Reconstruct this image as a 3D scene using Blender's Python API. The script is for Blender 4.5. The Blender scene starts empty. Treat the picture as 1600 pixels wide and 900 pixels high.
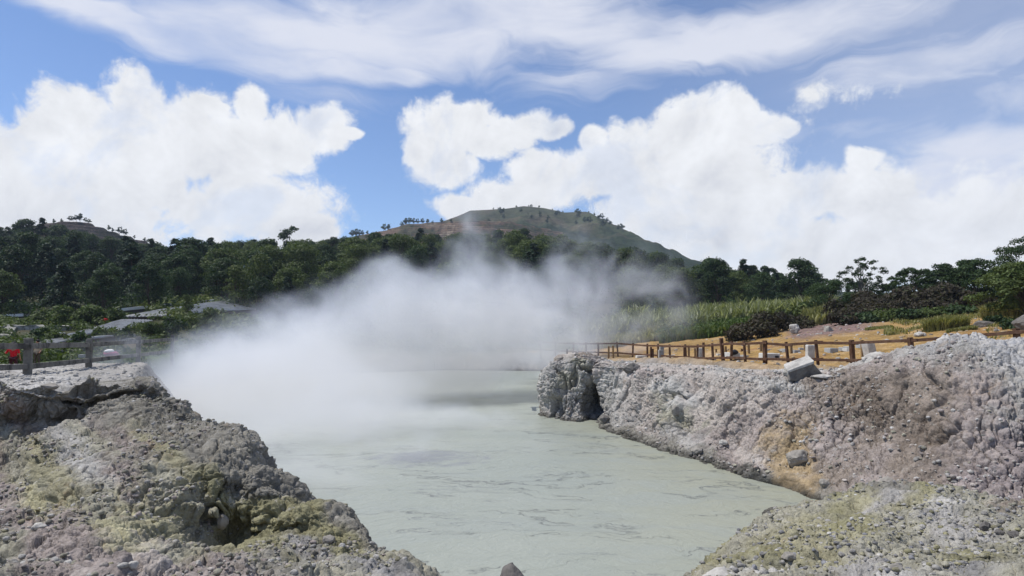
import bpy, math, random
import numpy as np
from mathutils import Vector, Matrix

R = math.radians
scene = bpy.context.scene
COL = scene.collection
rnd = random.Random(7)
rng = np.random.default_rng(7)

# ------------------------------------------------------------------ camera
F = 1067.0            # focal length in photograph pixels (1600 wide)
CZ = 4.2              # eye above the mud surface
PITCH = math.atan(60.0 / F)
cam_d = bpy.data.cameras.new('camera')
cam = bpy.data.objects.new('camera', cam_d)
COL.objects.link(cam)
cam.location = (0, 0, CZ)
cam.rotation_euler = (R(90) + PITCH, 0, 0)
cam_d.sensor_width = 36.0
cam_d.lens = 36.0 * F / 1600.0
cam_d.clip_start = 0.05
cam_d.clip_end = 9000
scene.camera = cam

# ------------------------------------------------------------------ view + render settings
scene.view_settings.view_transform = 'Standard'
scene.view_settings.look = 'None'
scene.view_settings.exposure = 0.0
scene.view_settings.gamma = 1.0
scene.view_settings.use_curve_mapping = False
scene.render.engine = 'CYCLES'
cy = scene.cycles
cy.max_bounces = 7
cy.diffuse_bounces = 2
cy.glossy_bounces = 2
cy.transmission_bounces = 3
cy.transparent_max_bounces = 8
cy.volume_bounces = 3
cy.volume_step_rate = 1.0
cy.volume_max_steps = 256
cy.use_denoising = True
cy.use_adaptive_sampling = True
cy.adaptive_threshold = 0.015
cy.caustics_reflective = False
cy.caustics_refractive = False

SUN_EL = 60.0
SUN_AZ = -80.0        # degrees from +Y towards +X (negative: left of the view)
SUN_DIR = Vector((math.sin(R(SUN_AZ)) * math.cos(R(SUN_EL)), math.cos(R(SUN_AZ)) * math.cos(R(SUN_EL)), math.sin(R(SUN_EL))))
sun_d = bpy.data.lights.new('sun', 'SUN')
sun_d.energy = 4.5
sun_d.angle = R(0.5)
sun_d.color = (1.0, 0.955, 0.89)
sun = bpy.data.objects.new('sun', sun_d)
COL.objects.link(sun)
sun.rotation_euler = SUN_DIR.to_track_quat('Z', 'Y').to_euler()
sun.location = SUN_DIR * 60


# ------------------------------------------------------------------ node helper
class NT:
    def __init__(self, tree):
        self.t = tree
        tree.nodes.clear()

    def n(self, typ, props=None, **ins):
        nd = self.t.nodes.new(typ)
        for k, v in (props or {}).items():
            setattr(nd, k, v)
        for k, v in ins.items():
            key = int(k[1:]) if k[0] == 'i' and k[1:].isdigit() else k.replace('_', ' ')
            self.put(nd.inputs[key], v)
        return nd

    def put(self, sock, v):
        if isinstance(v, bpy.types.NodeSocket):
            self.t.links.new(v, sock)
        elif isinstance(v, bpy.types.Node):
            self.t.links.new(v.outputs[0], sock)
        else:
            if isinstance(v, (tuple, list)) and len(v) == 3 and sock.type == 'RGBA':
                v = (*v, 1.0)
            sock.default_value = v

    def m(self, op, a, b=0.0, c=0.0, clamp=False):
        nd = self.n('ShaderNodeMath', {'operation': op, 'use_clamp': clamp}, i0=a)
        if len(nd.inputs) > 1: self.put(nd.inputs[1], b)
        if len(nd.inputs) > 2: self.put(nd.inputs[2], c)
        return nd.outputs[0]

    def v(self, op, a, b=None, c=None):
        nd = self.n('ShaderNodeVectorMath', {'operation': op}, i0=a)
        if b is not None: self.put(nd.inputs[1], b)
        if c is not None: self.put(nd.inputs[2], c)
        return nd.outputs['Value'] if op in ('LENGTH', 'DISTANCE', 'DOT_PRODUCT') else nd.outputs[0]

    def noise(self, vec, scale, detail=4.0, rough=0.55, dist=0.0, color=False, typ='FBM'):
        nd = self.n('ShaderNodeTexNoise', {'noise_type': typ}, Vector=vec, Scale=scale, Detail=detail, Roughness=rough, Distortion=dist)
        return nd.outputs['Color' if color else 0]

    def voro(self, vec, scale, feature='F1', out='Distance', rand=1.0):
        nd = self.n('ShaderNodeTexVoronoi', {'feature': feature}, Vector=vec, Scale=scale, Randomness=rand)
        return nd.outputs[out]

    def ramp(self, fac, a, b, lo=0.0, hi=1.0, smooth=True):
        nd = self.n('ShaderNodeMapRange', {'interpolation_type': 'SMOOTHSTEP' if smooth else 'LINEAR', 'clamp': True} if smooth else {'clamp': True},
                    Value=fac, From_Min=a, From_Max=b, To_Min=lo, To_Max=hi)
        return nd.outputs[0]

    def mix(self, fac, a, b, mode='MIX'):
        nd = self.n('ShaderNodeMix', {'data_type': 'RGBA', 'blend_type': mode})
        self.put(nd.inputs[0], fac)
        self.put(nd.inputs[6], a)
        self.put(nd.inputs[7], b)
        return nd.outputs[2]

    def mapping(self, vec, loc=(0, 0, 0), rot=(0, 0, 0), sc=(1, 1, 1)):
        return self.n('ShaderNodeMapping', None, Vector=vec, Location=loc, Rotation=rot, Scale=sc).outputs[0]


def ray(px, py):
    """direction through a photograph pixel (forward component 1)"""
    a = (px - 800.0) / F
    b = (450.0 - py) / F
    y = math.cos(PITCH) - b * math.sin(PITCH)
    z = math.sin(PITCH) + b * math.cos(PITCH)
    return a / y, z / y


def P(px, py, D):
    """world point seen at that pixel, D metres ahead"""
    a, z = ray(px, py)
    return (a * D, D, CZ + z * D)


# ------------------------------------------------------------------ sky and clouds
world = bpy.data.worlds.new('World')
scene.world = world
world.use_nodes = True
w = NT(world.node_tree)
sky = w.n('ShaderNodeTexSky', {'sky_type': 'NISHITA', 'sun_disc': False, 'sun_elevation': R(SUN_EL), 'sun_rotation': R(SUN_AZ),
                               'altitude': 2000, 'air_density': 1.0, 'dust_density': 0.6, 'ozone_density': 1.6})
skyc = w.mix(1.0, sky.outputs[0], (0.93, 1.0, 1.13), 'MULTIPLY')
bg_sky = w.n('ShaderNodeBackground', None, Color=skyc, Strength=0.135)
dirv = w.n('ShaderNodeTexCoord').outputs['Generated']
sp = w.n('ShaderNodeSeparateXYZ', None, Vector=dirv)
az = w.m('ARCTAN2', sp.outputs[0], sp.outputs[1])
el = w.m('ARCSINE', sp.outputs[2])
ae = w.n('ShaderNodeCombineXYZ', None, X=az, Y=el, Z=0.0).outputs[0]


def azel(px, py):
    a, z = ray(px, py)
    return math.atan2(a, 1.0), math.atan2(z, math.hypot(a, 1.0))


def blobs(lst, power=1.0):
    """largest value of (1 - distance / radius) over a list of cloud lobes in angle space"""
    cur = None
    for (px, py, rx, ry, *ss) in lst:
        a, e = azel(px, py)
        ca = math.cos(a)
        rx_, ry_ = rx / F * ca, ry / F * ca
        q = w.v('MULTIPLY_ADD', warp, (1 / rx_, 1 / ry_, 0), (-a / rx_, -e / ry_, 0))
        ln = w.v('LENGTH', q)
        if ss: ln = w.m('MULTIPLY_ADD', ln, ss[0], 1.0 - ss[0])
        cur = ln if cur is None else w.m('MINIMUM', cur, ln)
    return w.m('SUBTRACT', 1.0, cur)


wn = w.noise(ae, 5.0, 3.0, 0.55, 0.0, True)
warp = w.v('MULTIPLY_ADD', w.v('SUBTRACT', wn, (0.5, 0.5, 0.5)), (0.075, 0.055, 0.0), ae)

CUM = [(-60, 260, 190, 120), (60, 265, 150, 102), (130, 215, 110, 90), (222, 165, 62, 60), (190, 250, 140, 120), (290, 225, 110, 85), (370, 245, 90, 70), (398, 178, 30, 42),
       (430, 230, 80, 62), (498, 208, 58, 46), (400, 320, 150, 75), (100, 340, 220, 60), (460, 350, 90, 45), (330, 170, 36, 14), (535, 215, 24, 14),
       (-250, 300, 200, 130), (-420, 260, 160, 120),
       (700, 205, 78, 60), (738, 182, 52, 36), (690, 260, 68, 55), (760, 220, 62, 42), (800, 205, 60, 30), (838, 192, 52, 26), (870, 200, 30, 20), (650, 240, 30, 35),
       (790, 330, 110, 60), (720, 330, 60, 30), (860, 285, 90, 60), (925, 220, 28, 30), (930, 270, 90, 55),
       (1010, 260, 110, 90), (1060, 195, 78, 58), (1125, 185, 90, 60), (1180, 200, 66, 42), (1222, 198, 34, 20), (1120, 270, 150, 90), (1100, 360, 260, 110),
       (1240, 305, 100, 66), (1345, 265, 36, 38), (1340, 305, 90, 56), (1300, 390, 200, 80), (1450, 360, 150, 66), (1560, 340, 140, 80), (1700, 330, 180, 100), (1900, 320, 200, 120), (900, 390, 260, 60),
       (1352, 146, 46, 34, 0.42), (1288, 152, 56, 26, 0.26)]
body = blobs(CUM)
dn1 = w.noise(ae, 11.0, 9.0, 0.62, 0.35)
bill = w.voro(w.v('MULTIPLY_ADD', w.v('SUBTRACT', w.noise(ae, 16.0, 4.0, 0.6, 0.0, True), (0.5, 0.5, 0.5)), (0.05, 0.05, 0), ae), 17.0, 'SMOOTH_F1')
fine = w.noise(w.v('ADD', ae, (3.0, 1.0, 0.0)), 34.0, 8.0, 0.68, 0.5)
bill2 = w.voro(w.v('MULTIPLY_ADD', w.v('SUBTRACT', w.noise(ae, 40.0, 4.0, 0.6, 0.0, True), (0.5, 0.5, 0.5)), (0.03, 0.03, 0), ae), 42.0, 'SMOOTH_F1')
field = w.m('ADD', w.m('MULTIPLY_ADD', w.m('SUBTRACT', dn1, 0.5), 1.25, body), w.m('MULTIPLY', w.m('SUBTRACT', 0.42, bill), 0.32))
field = w.m('ADD', field, w.m('MULTIPLY', w.m('SUBTRACT', fine, 0.5), 0.60))
field = w.m('ADD', field, w.m('MULTIPLY', w.m('SUBTRACT', 0.38, bill2), 0.10))
cum = w.ramp(field, 0.0, 0.34)
thin = w.ramp(w.noise(ae, 7.0, 7.0, 0.6, 0.4), 0.36, 0.50, 0.80, 1.0)
cum = w.m('MULTIPLY', cum, w.m('MAXIMUM', thin, w.ramp(body, 0.35, 0.1)))

# relief on the cumulus: fractal height compared with itself a little towards the sun
aes = w.v('ADD', ae, (-0.020, 0.024, 0.0))
dnA = w.noise(ae, 9.0, 7.0, 0.62, 0.3)
dnB = w.noise(aes, 9.0, 7.0, 0.62, 0.3)
relief = w.m('MULTIPLY', w.m('SUBTRACT', dnA, dnB), 0.5)
low = w.ramp(w.noise(ae, 4.0, 4.0, 0.5), 0.35, 0.7)
core = w.ramp(field, 0.1, 0.9)
lum = w.m('ADD', w.m('ADD', 0.935, relief), w.m('MULTIPLY', w.m('MULTIPLY', core, low), -0.08))
lum = w.m('MINIMUM', w.m('MAXIMUM', lum, 0.74), 1.02)
cumc = w.mix(w.ramp(lum, 0.66, 0.9), (0.78, 0.81, 0.90), (0.90, 0.915, 0.94))
cumc = w.mix(1.0, cumc, w.n('ShaderNodeCombineXYZ', None, X=w.m('ADD', 0.08, lum), Y=w.m('ADD', 0.08, lum), Z=w.m('ADD', 0.08, lum)).outputs[0], 'MULTIPLY')

# cirrus sheets: long streaks, gathered into a few bands
CIR = [(150, 12, 130, 30), (230, 40, 140, 34), (320, 68, 150, 40), (430, 96, 160, 36), (540, 112, 130, 26), (620, 118, 60, 20), (420, 40, 300, 50), (600, 60, 330, 56), (760, 30, 380, 60), (900, 45, 300, 46),
       (1050, 70, 260, 40), (1200, 45, 330, 56, 0.8), (1480, 90, 260, 44, 0.5), (90, -10, 90, 20), (905, 112, 90, 30, 0.25), (1330, 195, 160, 26, 0.3), (1560, 235, 170, 60), (1500, 280, 220, 60), (1700, 150, 300, 80, 0.6), (520, 152, 90, 22, 0.2)]
cb = blobs(CIR)
st = w.mapping(ae, rot=(0, 0, R(13)), sc=(1.7, 8.0, 1.0))
s1 = w.noise(w.v('MULTIPLY_ADD', w.v('SUBTRACT', wn, (0.5, 0.5, 0.5)), (0.5, 0.9, 0), st), 2.2, 8.0, 0.6, 0.6)
s2 = w.noise(w.mapping(ae, rot=(0, 0, R(-20)), sc=(3.0, 9.0, 1.0)), 1.6, 5.0, 0.55, 0.4)
cir = w.m('MULTIPLY', w.ramp(w.m('MULTIPLY_ADD', w.m('SUBTRACT', s1, 0.5), 1.5, cb), -0.18, 0.66), w.ramp(s2, 0.2, 0.62, 0.45, 0.95))
veil = w.ramp(az, R(2), R(40), 0.0, 0.36)
cir = w.m('MAXIMUM', cir, w.m('MULTIPLY', veil, w.ramp(s1, 0.1, 0.75, 0.45, 1.0)))
bg_cir = w.n('ShaderNodeBackground', None, Color=(0.84, 0.86, 0.94), Strength=1.0)
bg_cum = w.n('ShaderNodeBackground', None, Color=cumc, Strength=1.0)
mx1 = w.n('ShaderNodeMixShader', None, i0=w.m('MULTIPLY', cir, 0.92), i1=bg_sky, i2=bg_cir)
mx2 = w.n('ShaderNodeMixShader', None, i0=cum, i1=mx1, i2=bg_cum)
w.n('ShaderNodeOutputWorld', None, Surface=mx2)
world.cycles.sampling_method = 'MANUAL'
world.cycles.sample_map_resolution = 512


# ------------------------------------------------------------------ numeric noise
def _hash(ix, iy, iz, seed):
    h = (ix.astype(np.int64) * 374761393 + iy.astype(np.int64) * 668265263 + iz.astype(np.int64) * 2147483647 + seed * 1274126177) & 0xffffffff
    h = ((h ^ (h >> 13)) * 1274126177) & 0xffffffff
    h = ((h ^ (h >> 16)) * 2246822519) & 0xffffffff
    return (h ^ (h >> 15)) & 0xffffffff


def vnoise(p, seed=0):
    """smooth value noise in -1..1 at points p (n,3)"""
    i = np.floor(p)
    f = p - i
    u = f * f * f * (f * (f * 6 - 15) + 10)
    i = i.astype(np.int64)
    out = 0
    for dx in (0, 1):
        wx = u[:, 0] if dx else 1 - u[:, 0]
        for dy in (0, 1):
            wy = u[:, 1] if dy else 1 - u[:, 1]
            for dz in (0, 1):
                wz = u[:, 2] if dz else 1 - u[:, 2]
                out = out + wx * wy * wz * (_hash(i[:, 0] + dx, i[:, 1] + dy, i[:, 2] + dz, seed) / 2147483648.0 - 1.0)
    return out


def fbm(p, octs=4, gain=0.5, seed=0):
    a, s, t = 1.0, 0, 0
    q = p.copy()
    for k in range(octs):
        s = s + a * vnoise(q, seed + k)
        t += a
        a *= gain
        q = q * 2.03 + 17.3
    return s / t


def ridged(p, octs=4, gain=0.5, seed=0):
    a, s, t = 1.0, 0, 0
    q = p.copy()
    for k in range(octs):
        s = s + a * (1 - 2 * np.abs(vnoise(q, seed + k)))
        t += a
        a *= gain
        q = q * 2.07 + 9.1
    return s / t


def billow(p, octs=4, gain=0.5, seed=0):
    """rounded lumps parted by creases"""
    return 0.35 - ridged(p, octs, gain, seed)


def worley(p, seed=0):
    i = np.floor(p).astype(np.int64)
    f1 = np.full(len(p), 9.0)
    f2 = np.full(len(p), 9.0)
    cid = np.zeros(len(p))
    for dx in (-1, 0, 1):
        for dy in (-1, 0, 1):
            for dz in (-1, 0, 1):
                cx, cy_, cz_ = i[:, 0] + dx, i[:, 1] + dy, i[:, 2] + dz
                h = _hash(cx, cy_, cz_, seed)
                ox = (h & 1023) / 1023.0
                oy = ((h >> 10) & 1023) / 1023.0
                oz = ((h >> 20) & 1023) / 1023.0
                d = np.sqrt((cx + ox - p[:, 0]) ** 2 + (cy_ + oy - p[:, 1]) ** 2 + (cz_ + oz - p[:, 2]) ** 2)
                near = d < f1
                f2 = np.where(near, f1, np.minimum(f2, d))
                cid = np.where(near, ((h >> 5) & 4095) / 4095.0, cid)
                f1 = np.where(near, d, f1)
    return f1, f2, cid


def sstep(a, b, x):
    t = np.clip((x - a) / (b - a), 0, 1)
    return t * t * (3 - 2 * t)


# ------------------------------------------------------------------ object helpers
def tag(o, label=None, cat=None, group=None, kind=None):
    if label: o['label'] = label
    if cat: o['category'] = cat
    if group: o['group'] = group
    if kind: o['kind'] = kind
    return o


def empty(name, loc=(0, 0, 0), rz=0.0, label=None, cat=None, group=None):
    o = bpy.data.objects.new(name, None)
    o.empty_display_size = 0.3
    COL.objects.link(o)
    o.location = loc
    o.rotation_euler = (0, 0, rz)
    return tag(o, label, cat, group)


def mesh_np(name, V, Fq, mat, parent=None, smooth=True, colors=None):
    """V (n,3); Fq (m,4) or (m,3) integer array -> ONE mesh object"""
    me = bpy.data.meshes.new(name)
    V = np.asarray(V, dtype=np.float32)
    Fq = np.asarray(Fq, dtype=np.int32)
    k = Fq.shape[1]
    me.vertices.add(len(V))
    me.vertices.foreach_set('co', V.ravel())
    me.loops.add(Fq.size)
    me.loops.foreach_set('vertex_index', Fq.ravel())
    me.polygons.add(len(Fq))
    me.polygons.foreach_set('loop_start', np.arange(0, Fq.size, k, dtype=np.int32))
    me.polygons.foreach_set('loop_total', np.full(len(Fq), k, dtype=np.int32))
    me.polygons.foreach_set('use_smooth', np.full(len(Fq), smooth, dtype=bool))
    if colors is not None:
        at = me.color_attributes.new('mineral', 'FLOAT_COLOR', 'POINT')
        c4 = np.ones((len(V), 4), dtype=np.float32)
        c4[:, :3] = colors
        at.data.foreach_set('color', c4.ravel())
    me.update(calc_edges=True)
    me.materials.append(mat)
    o = bpy.data.objects.new(name, me)
    COL.objects.link(o)
    if parent: o.parent = parent
    return o


class MB:
    """collects boxes, tubes and lumps and builds ONE mesh object"""
    def __init__(self):
        self.v, self.f = [], []

    def box(self, c, s, rot=(0, 0, 0), taper=1.0, shear=(0, 0)):
        m = Matrix.Rotation(rot[2], 3, 'Z') @ Matrix.Rotation(rot[1], 3, 'Y') @ Matrix.Rotation(rot[0], 3, 'X')
        b = len(self.v)
        for z in (-1, 1):
            for x, y in ((-1, -1), (1, -1), (1, 1), (-1, 1)):
                t = taper if z > 0 else 1.0
                p = m @ Vector((x * s[0] / 2 * t + (shear[0] if z > 0 else 0), y * s[1] / 2 * t + (shear[1] if z > 0 else 0), z * s[2] / 2))
                self.v.append((p.x + c[0], p.y + c[1], p.z + c[2]))
        for q in ((0, 3, 2, 1), (4, 5, 6, 7), (0, 1, 5, 4), (1, 2, 6, 5), (2, 3, 7, 6), (3, 0, 4, 7)):
            self.f.append(tuple(b + i for i in q))
        return self

    def tube(self, pts, rad, n=8, cap=True):
        pts = [Vector(p) for p in pts]
        b = len(self.v)
        for i, p in enumerate(pts):
            d = (pts[min(i + 1, len(pts) - 1)] - pts[max(i - 1, 0)]).normalized()
            a = d.cross(Vector((0.13, 0.98, 0.11)))
            if a.length < 0.1: a = d.cross(Vector((1, 0, 0)))
            a.normalize()
            c = d.cross(a)
            r = rad[i] if isinstance(rad, (list, tuple)) else rad
            for k in range(n):
                t = 2 * math.pi * k / n
                q = p + (a * math.cos(t) + c * math.sin(t)) * r
                self.v.append(tuple(q))
        for i in range(len(pts) - 1):
            for k in range(n):
                k2 = (k + 1) % n
                self.f.append((b + i * n + k, b + i * n + k2, b + (i + 1) * n + k2, b + (i + 1) * n + k))
        if cap:
            self.f.append(tuple(b + k for k in range(n))[::-1])
            self.f.append(tuple(b + (len(pts) - 1) * n + k for k in range(n)))
        return self

    def build(self, name, mat, parent=None, smooth=False, bevel=0.0):
        me = bpy.data.meshes.new(name)
        me.from_pydata(self.v, [], self.f)
        me.update()
        if smooth:
            me.polygons.foreach_set('use_smooth', [True] * len(me.polygons))
        me.materials.append(mat)
        o = bpy.data.objects.new(name, me)
        COL.objects.link(o)
        if parent: o.parent = parent
        if bevel:
            md = o.modifiers.new('bevel', 'BEVEL')
            md.width = bevel
            md.segments = 2
        return o


def copy_tree(o, parent=None):
    c = o.copy()
    COL.objects.link(c)
    c.parent = parent
    for ch in list(o.children):
        copy_tree(ch, c)
    return c


# ------------------------------------------------------------------ materials
def new_mat(name):
    m = bpy.data.materials.new(name)
    m.use_nodes = True
    return m, NT(m.node_tree)


def finish(t, color, rough=0.9, bump=None, bstr=0.5, bdist=0.02, spec=0.2, **kw):
    b = t.n('ShaderNodeBsdfPrincipled', None, Base_Color=color, Roughness=rough, **kw)
    b.inputs['Specular IOR Level'].default_value = spec
    if bump is not None:
        bp = t.n('ShaderNodeBump', None, Strength=bstr, Distance=bdist, Height=bump)
        t.put(b.inputs['Normal'], bp)
    t.n('ShaderNodeOutputMaterial', None, Surface=b)
    return b


def mat_rock(name, fine=1.0):
    m, t = new_mat(name)
    g = t.n('ShaderNodeNewGeometry')
    pos = g.outputs['Position']
    base = t.n('ShaderNodeAttribute', {'attribute_name': 'mineral'}).outputs['Color']
    n1 = t.noise(pos, 2.6 * fine, 6, 0.62, 0.3)
    n2 = t.noise(pos, 14.0 * fine, 6, 0.7)
    n3 = t.noise(pos, 55.0 * fine, 4, 0.7)
    cells = t.voro(pos, 22.0 * fine, 'F1', 'Color')
    k = t.m('ADD', t.ramp(n1, 0.3, 0.7, 0.74, 1.22), t.m('MULTIPLY', t.m('SUBTRACT', n2, 0.5), 1.0))
    k = t.m('ADD', k, t.m('MULTIPLY', t.m('SUBTRACT', n3, 0.5), 0.7))
    sepc = t.n('ShaderNodeSeparateColor', None, Color=cells)
    k = t.m('ADD', k, t.m('MULTIPLY', t.m('SUBTRACT', sepc.outputs[0], 0.5), 0.26))
    kk = t.n('ShaderNodeCombineColor', None, Red=k, Green=k, Blue=k).outputs[0]
    c = t.mix(1.0, base, kk, 'MULTIPLY')
    pale = t.ramp(t.m('ADD', t.noise(pos, 5.0 * fine, 8, 0.72, 0.6), t.m('MULTIPLY', sepc.outputs[1], 0.05)), 0.60, 0.68, 0.0, 0.5)
    c = t.mix(pale, c, (0.46, 0.44, 0.41))
    rust = t.ramp(t.noise(t.v('ADD', pos, (31, 7, 3)), 1.7 * fine, 7, 0.65, 0.5), 0.60, 0.74, 0.0, 0.4)
    c = t.mix(rust, c, (0.27, 0.17, 0.085))
    zz = t.n('ShaderNodeSeparateXYZ', None, Vector=pos).outputs[2]
    wet = t.ramp(t.m('ADD', zz, t.m('MULTIPLY', t.m('SUBTRACT', n1, 0.5), 0.45)), 0.06, 0.26, 0.48, 1.0)
    c = t.mix(1.0, c, t.n('ShaderNodeCombineColor', None, Red=wet, Green=wet, Blue=wet).outputs[0], 'MULTIPLY')
    hb = t.m('ADD', t.m('MULTIPLY', n2, 0.6), t.m('MULTIPLY', n3, 0.35))
    hb = t.m('SUBTRACT', hb, t.m('MULTIPLY', t.voro(pos, 22.0 * fine, 'F1'), 0.25))
    hb = t.m('SUBTRACT', hb, t.m('MULTIPLY', t.voro(pos, 60.0 * fine, 'F1'), 0.12))
    finish(t, c, 0.93, hb, 0.9, 0.05 / fine, 0.15)
    return m


def mat_simple(name, col, var=0.25, scale=6.0, rough=0.85, bump=0.3, spec=0.2, col2=None, edge=None):
    m, t = new_mat(name)
    pos = t.n('ShaderNodeTexCoord').outputs['Object']
    n = t.noise(pos, scale, 6, 0.65)
    n2 = t.noise(pos, scale * 6, 4, 0.6)
    k = t.m('ADD', 1.0, t.m('ADD', t.m('MULTIPLY', t.m('SUBTRACT', n, 0.5), var * 3), t.m('MULTIPLY', t.m('SUBTRACT', n2, 0.5), var * 1.5)))
    kk = t.n('ShaderNodeCombineColor', None, Red=k, Green=k, Blue=k).outputs[0]
    c = col
    if col2:
        c = t.mix(t.ramp(t.noise(t.v('ADD', pos, (3, 9, 1)), scale * 0.7, 6, 0.7), 0.45, 0.62), col, col2)
    c = t.mix(1.0, c, kk, 'MULTIPLY')
    finish(t, c, rough, n2, bump, 0.02, spec)
    return m


def mat_leaf(name, c1, c2, c3=None, trans=0.25):
    m, t = new_mat(name)
    oi = t.n('ShaderNodeObjectInfo')
    g = t.n('ShaderNodeNewGeometry')
    rn = oi.outputs['Random']
    f = t.ramp(rn, 0.0, 1.0, 0.0, 1.0, False)
    n = t.noise(g.outputs['Position'], 0.8, 3, 0.6)
    f2 = t.m('ADD', t.m('MULTIPLY', f, 0.62), t.m('MULTIPLY', t.ramp(n, 0.3, 0.7), 0.4), clamp=True)
    c = t.mix(f2, c1, c2)
    isl = g.outputs['Random Per Island']
    if c3:
        c = t.mix(t.ramp(isl, 0.72, 1.0, 0.0, 0.7, False), c, c3)
    k = t.m('ADD', 0.72, t.m('MULTIPLY', isl, 0.56))
    kk = t.n('ShaderNodeCombineColor', None, Red=k, Green=k, Blue=k).outputs[0]
    c = t.mix(1.0, c, kk, 'MULTIPLY')
    d = t.n('ShaderNodeBsdfPrincipled', None, Base_Color=c, Roughness=0.62)
    d.inputs['Specular IOR Level'].default_value = 0.22
    tr = t.n('ShaderNodeBsdfTranslucent', None, Color=t.mix(1.0, c, (1.2, 1.25, 0.55), 'MULTIPLY'))
    s = t.n('ShaderNodeMixShader', None, i0=trans, i1=d, i2=tr)
    t.n('ShaderNodeOutputMaterial', None, Surface=s)
    return m


M = {}
M['rock'] = mat_rock('crumbly_mineral_rock', 1.0)
M['rock_far'] = mat_rock('mineral_rock_of_the_bank', 0.75)
M['boulder'] = mat_simple('grey_boulder', (0.27, 0.25, 0.22), 0.4, 3.0, 0.95, 1.0, 0.1, (0.36, 0.335, 0.29))
M['boulder_dark'] = mat_simple('dark_boulder', (0.14, 0.13, 0.12), 0.35, 3.0, 0.95, 1.0, 0.1, (0.20, 0.185, 0.165))
M['boulder_white'] = mat_simple('white_boulder', (0.47, 0.45, 0.41), 0.35, 2.5, 0.95, 1.0, 0.1, (0.31, 0.295, 0.27))
M['concrete'] = mat_simple('weathered_concrete', (0.17, 0.16, 0.14), 0.35, 2.2, 0.9, 0.5, 0.2, (0.055, 0.053, 0.048))
M['block'] = mat_simple('concrete_block', (0.40, 0.41, 0.40), 0.2, 2.0, 0.85, 0.4, 0.2, (0.30, 0.30, 0.29))
M['block_white'] = mat_simple('whitish_block', (0.60, 0.60, 0.57), 0.2, 2.0, 0.85, 0.4, 0.2, (0.42, 0.41, 0.38))
M['wood'] = mat_simple('brown_fence_wood', (0.095, 0.050, 0.030), 0.4, 4.0, 0.85, 0.5, 0.2, (0.14, 0.085, 0.055))
M['stake'] = mat_simple('pale_stake_wood', (0.23, 0.15, 0.075), 0.25, 4.0, 0.85, 0.4)
M['trunk'] = mat_simple('bark', (0.075, 0.060, 0.045), 0.3, 2.0, 0.9, 0.6, 0.1)
M['trunk_pale'] = mat_simple('pale_bark', (0.16, 0.14, 0.12), 0.3, 2.0, 0.9, 0.6, 0.1)
M['black'] = mat_simple('black_cloth_and_shade', (0.02, 0.02, 0.025), 0.2, 4.0, 0.7, 0.3)
M['leaf_dark'] = mat_leaf('dark_foliage', (0.018, 0.040, 0.016), (0.045, 0.080, 0.026), (0.075, 0.105, 0.035))
M['leaf_mid'] = mat_leaf('mid_green_foliage', (0.046, 0.072, 0.020), (0.085, 0.118, 0.030), (0.12, 0.15, 0.045))
M['leaf_conifer'] = mat_leaf('conifer_needles', (0.014, 0.034, 0.018), (0.030, 0.060, 0.026), None, 0.15)
M['leaf_olive'] = mat_leaf('olive_foliage', (0.060, 0.085, 0.022), (0.095, 0.125, 0.032), (0.14, 0.16, 0.05))
M['leaf_brown'] = mat_leaf('reddish_brown_shrub', (0.042, 0.034, 0.022), (0.060, 0.048, 0.030), (0.05, 0.065, 0.025))
M['leaf_bright'] = mat_leaf('bright_weeds', (0.065, 0.11, 0.025), (0.10, 0.14, 0.035), (0.15, 0.15, 0.06))
M['reed'] = mat_leaf('pale_reeds', (0.17, 0.19, 0.09), (0.25, 0.27, 0.15), (0.46, 0.46, 0.34), 0.35)
M['grass'] = mat_leaf('dry_grass', (0.17, 0.18, 0.06), (0.25, 0.24, 0.10), (0.32, 0.29, 0.15), 0.3)


# ------------------------------------------------------------------ broad shape of the land
BASIN = np.array([(-4, 0.5), (-11, 7), (-15, 13), (-14.5, 24), (-17.5, 31), (-22, 44), (-19, 58), (-6, 65), (3.5, 63.5), (4.6, 55), (4.2, 40), (4.6, 34.5), (5.7, 29.5),
                  (6.8, 27.6), (7.7, 25.6), (8.6, 24.1), (9.5, 23.1), (10.3, 22.1), (11.2, 21.1), (11.8, 20.1), (12.7, 19.1), (14.5, 18.5), (18.7, 17.6), (18, 12), (14, 4), (5, 0.5)])


def sdist(x, y, poly):
    """signed distance to a polygon, positive outside"""
    d = np.full(x.shape, 1e9)
    inside = np.zeros(x.shape, bool)
    n = len(poly)
    for i in range(n):
        ax, ay = poly[i]
        bx, by = poly[(i + 1) % n]
        ex, ey = bx - ax, by - ay
        t = np.clip(((x - ax) * ex + (y - ay) * ey) / (ex * ex + ey * ey), 0, 1)
        d = np.minimum(d, np.hypot(x - ax - t * ex, y - ay - t * ey))
        c = ((ay > y) != (by > y)) & (x < (bx - ax) * (y - ay) / (by - ay + 1e-12) + ax)
        inside ^= c
    return np.where(inside, -d, d)


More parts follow.
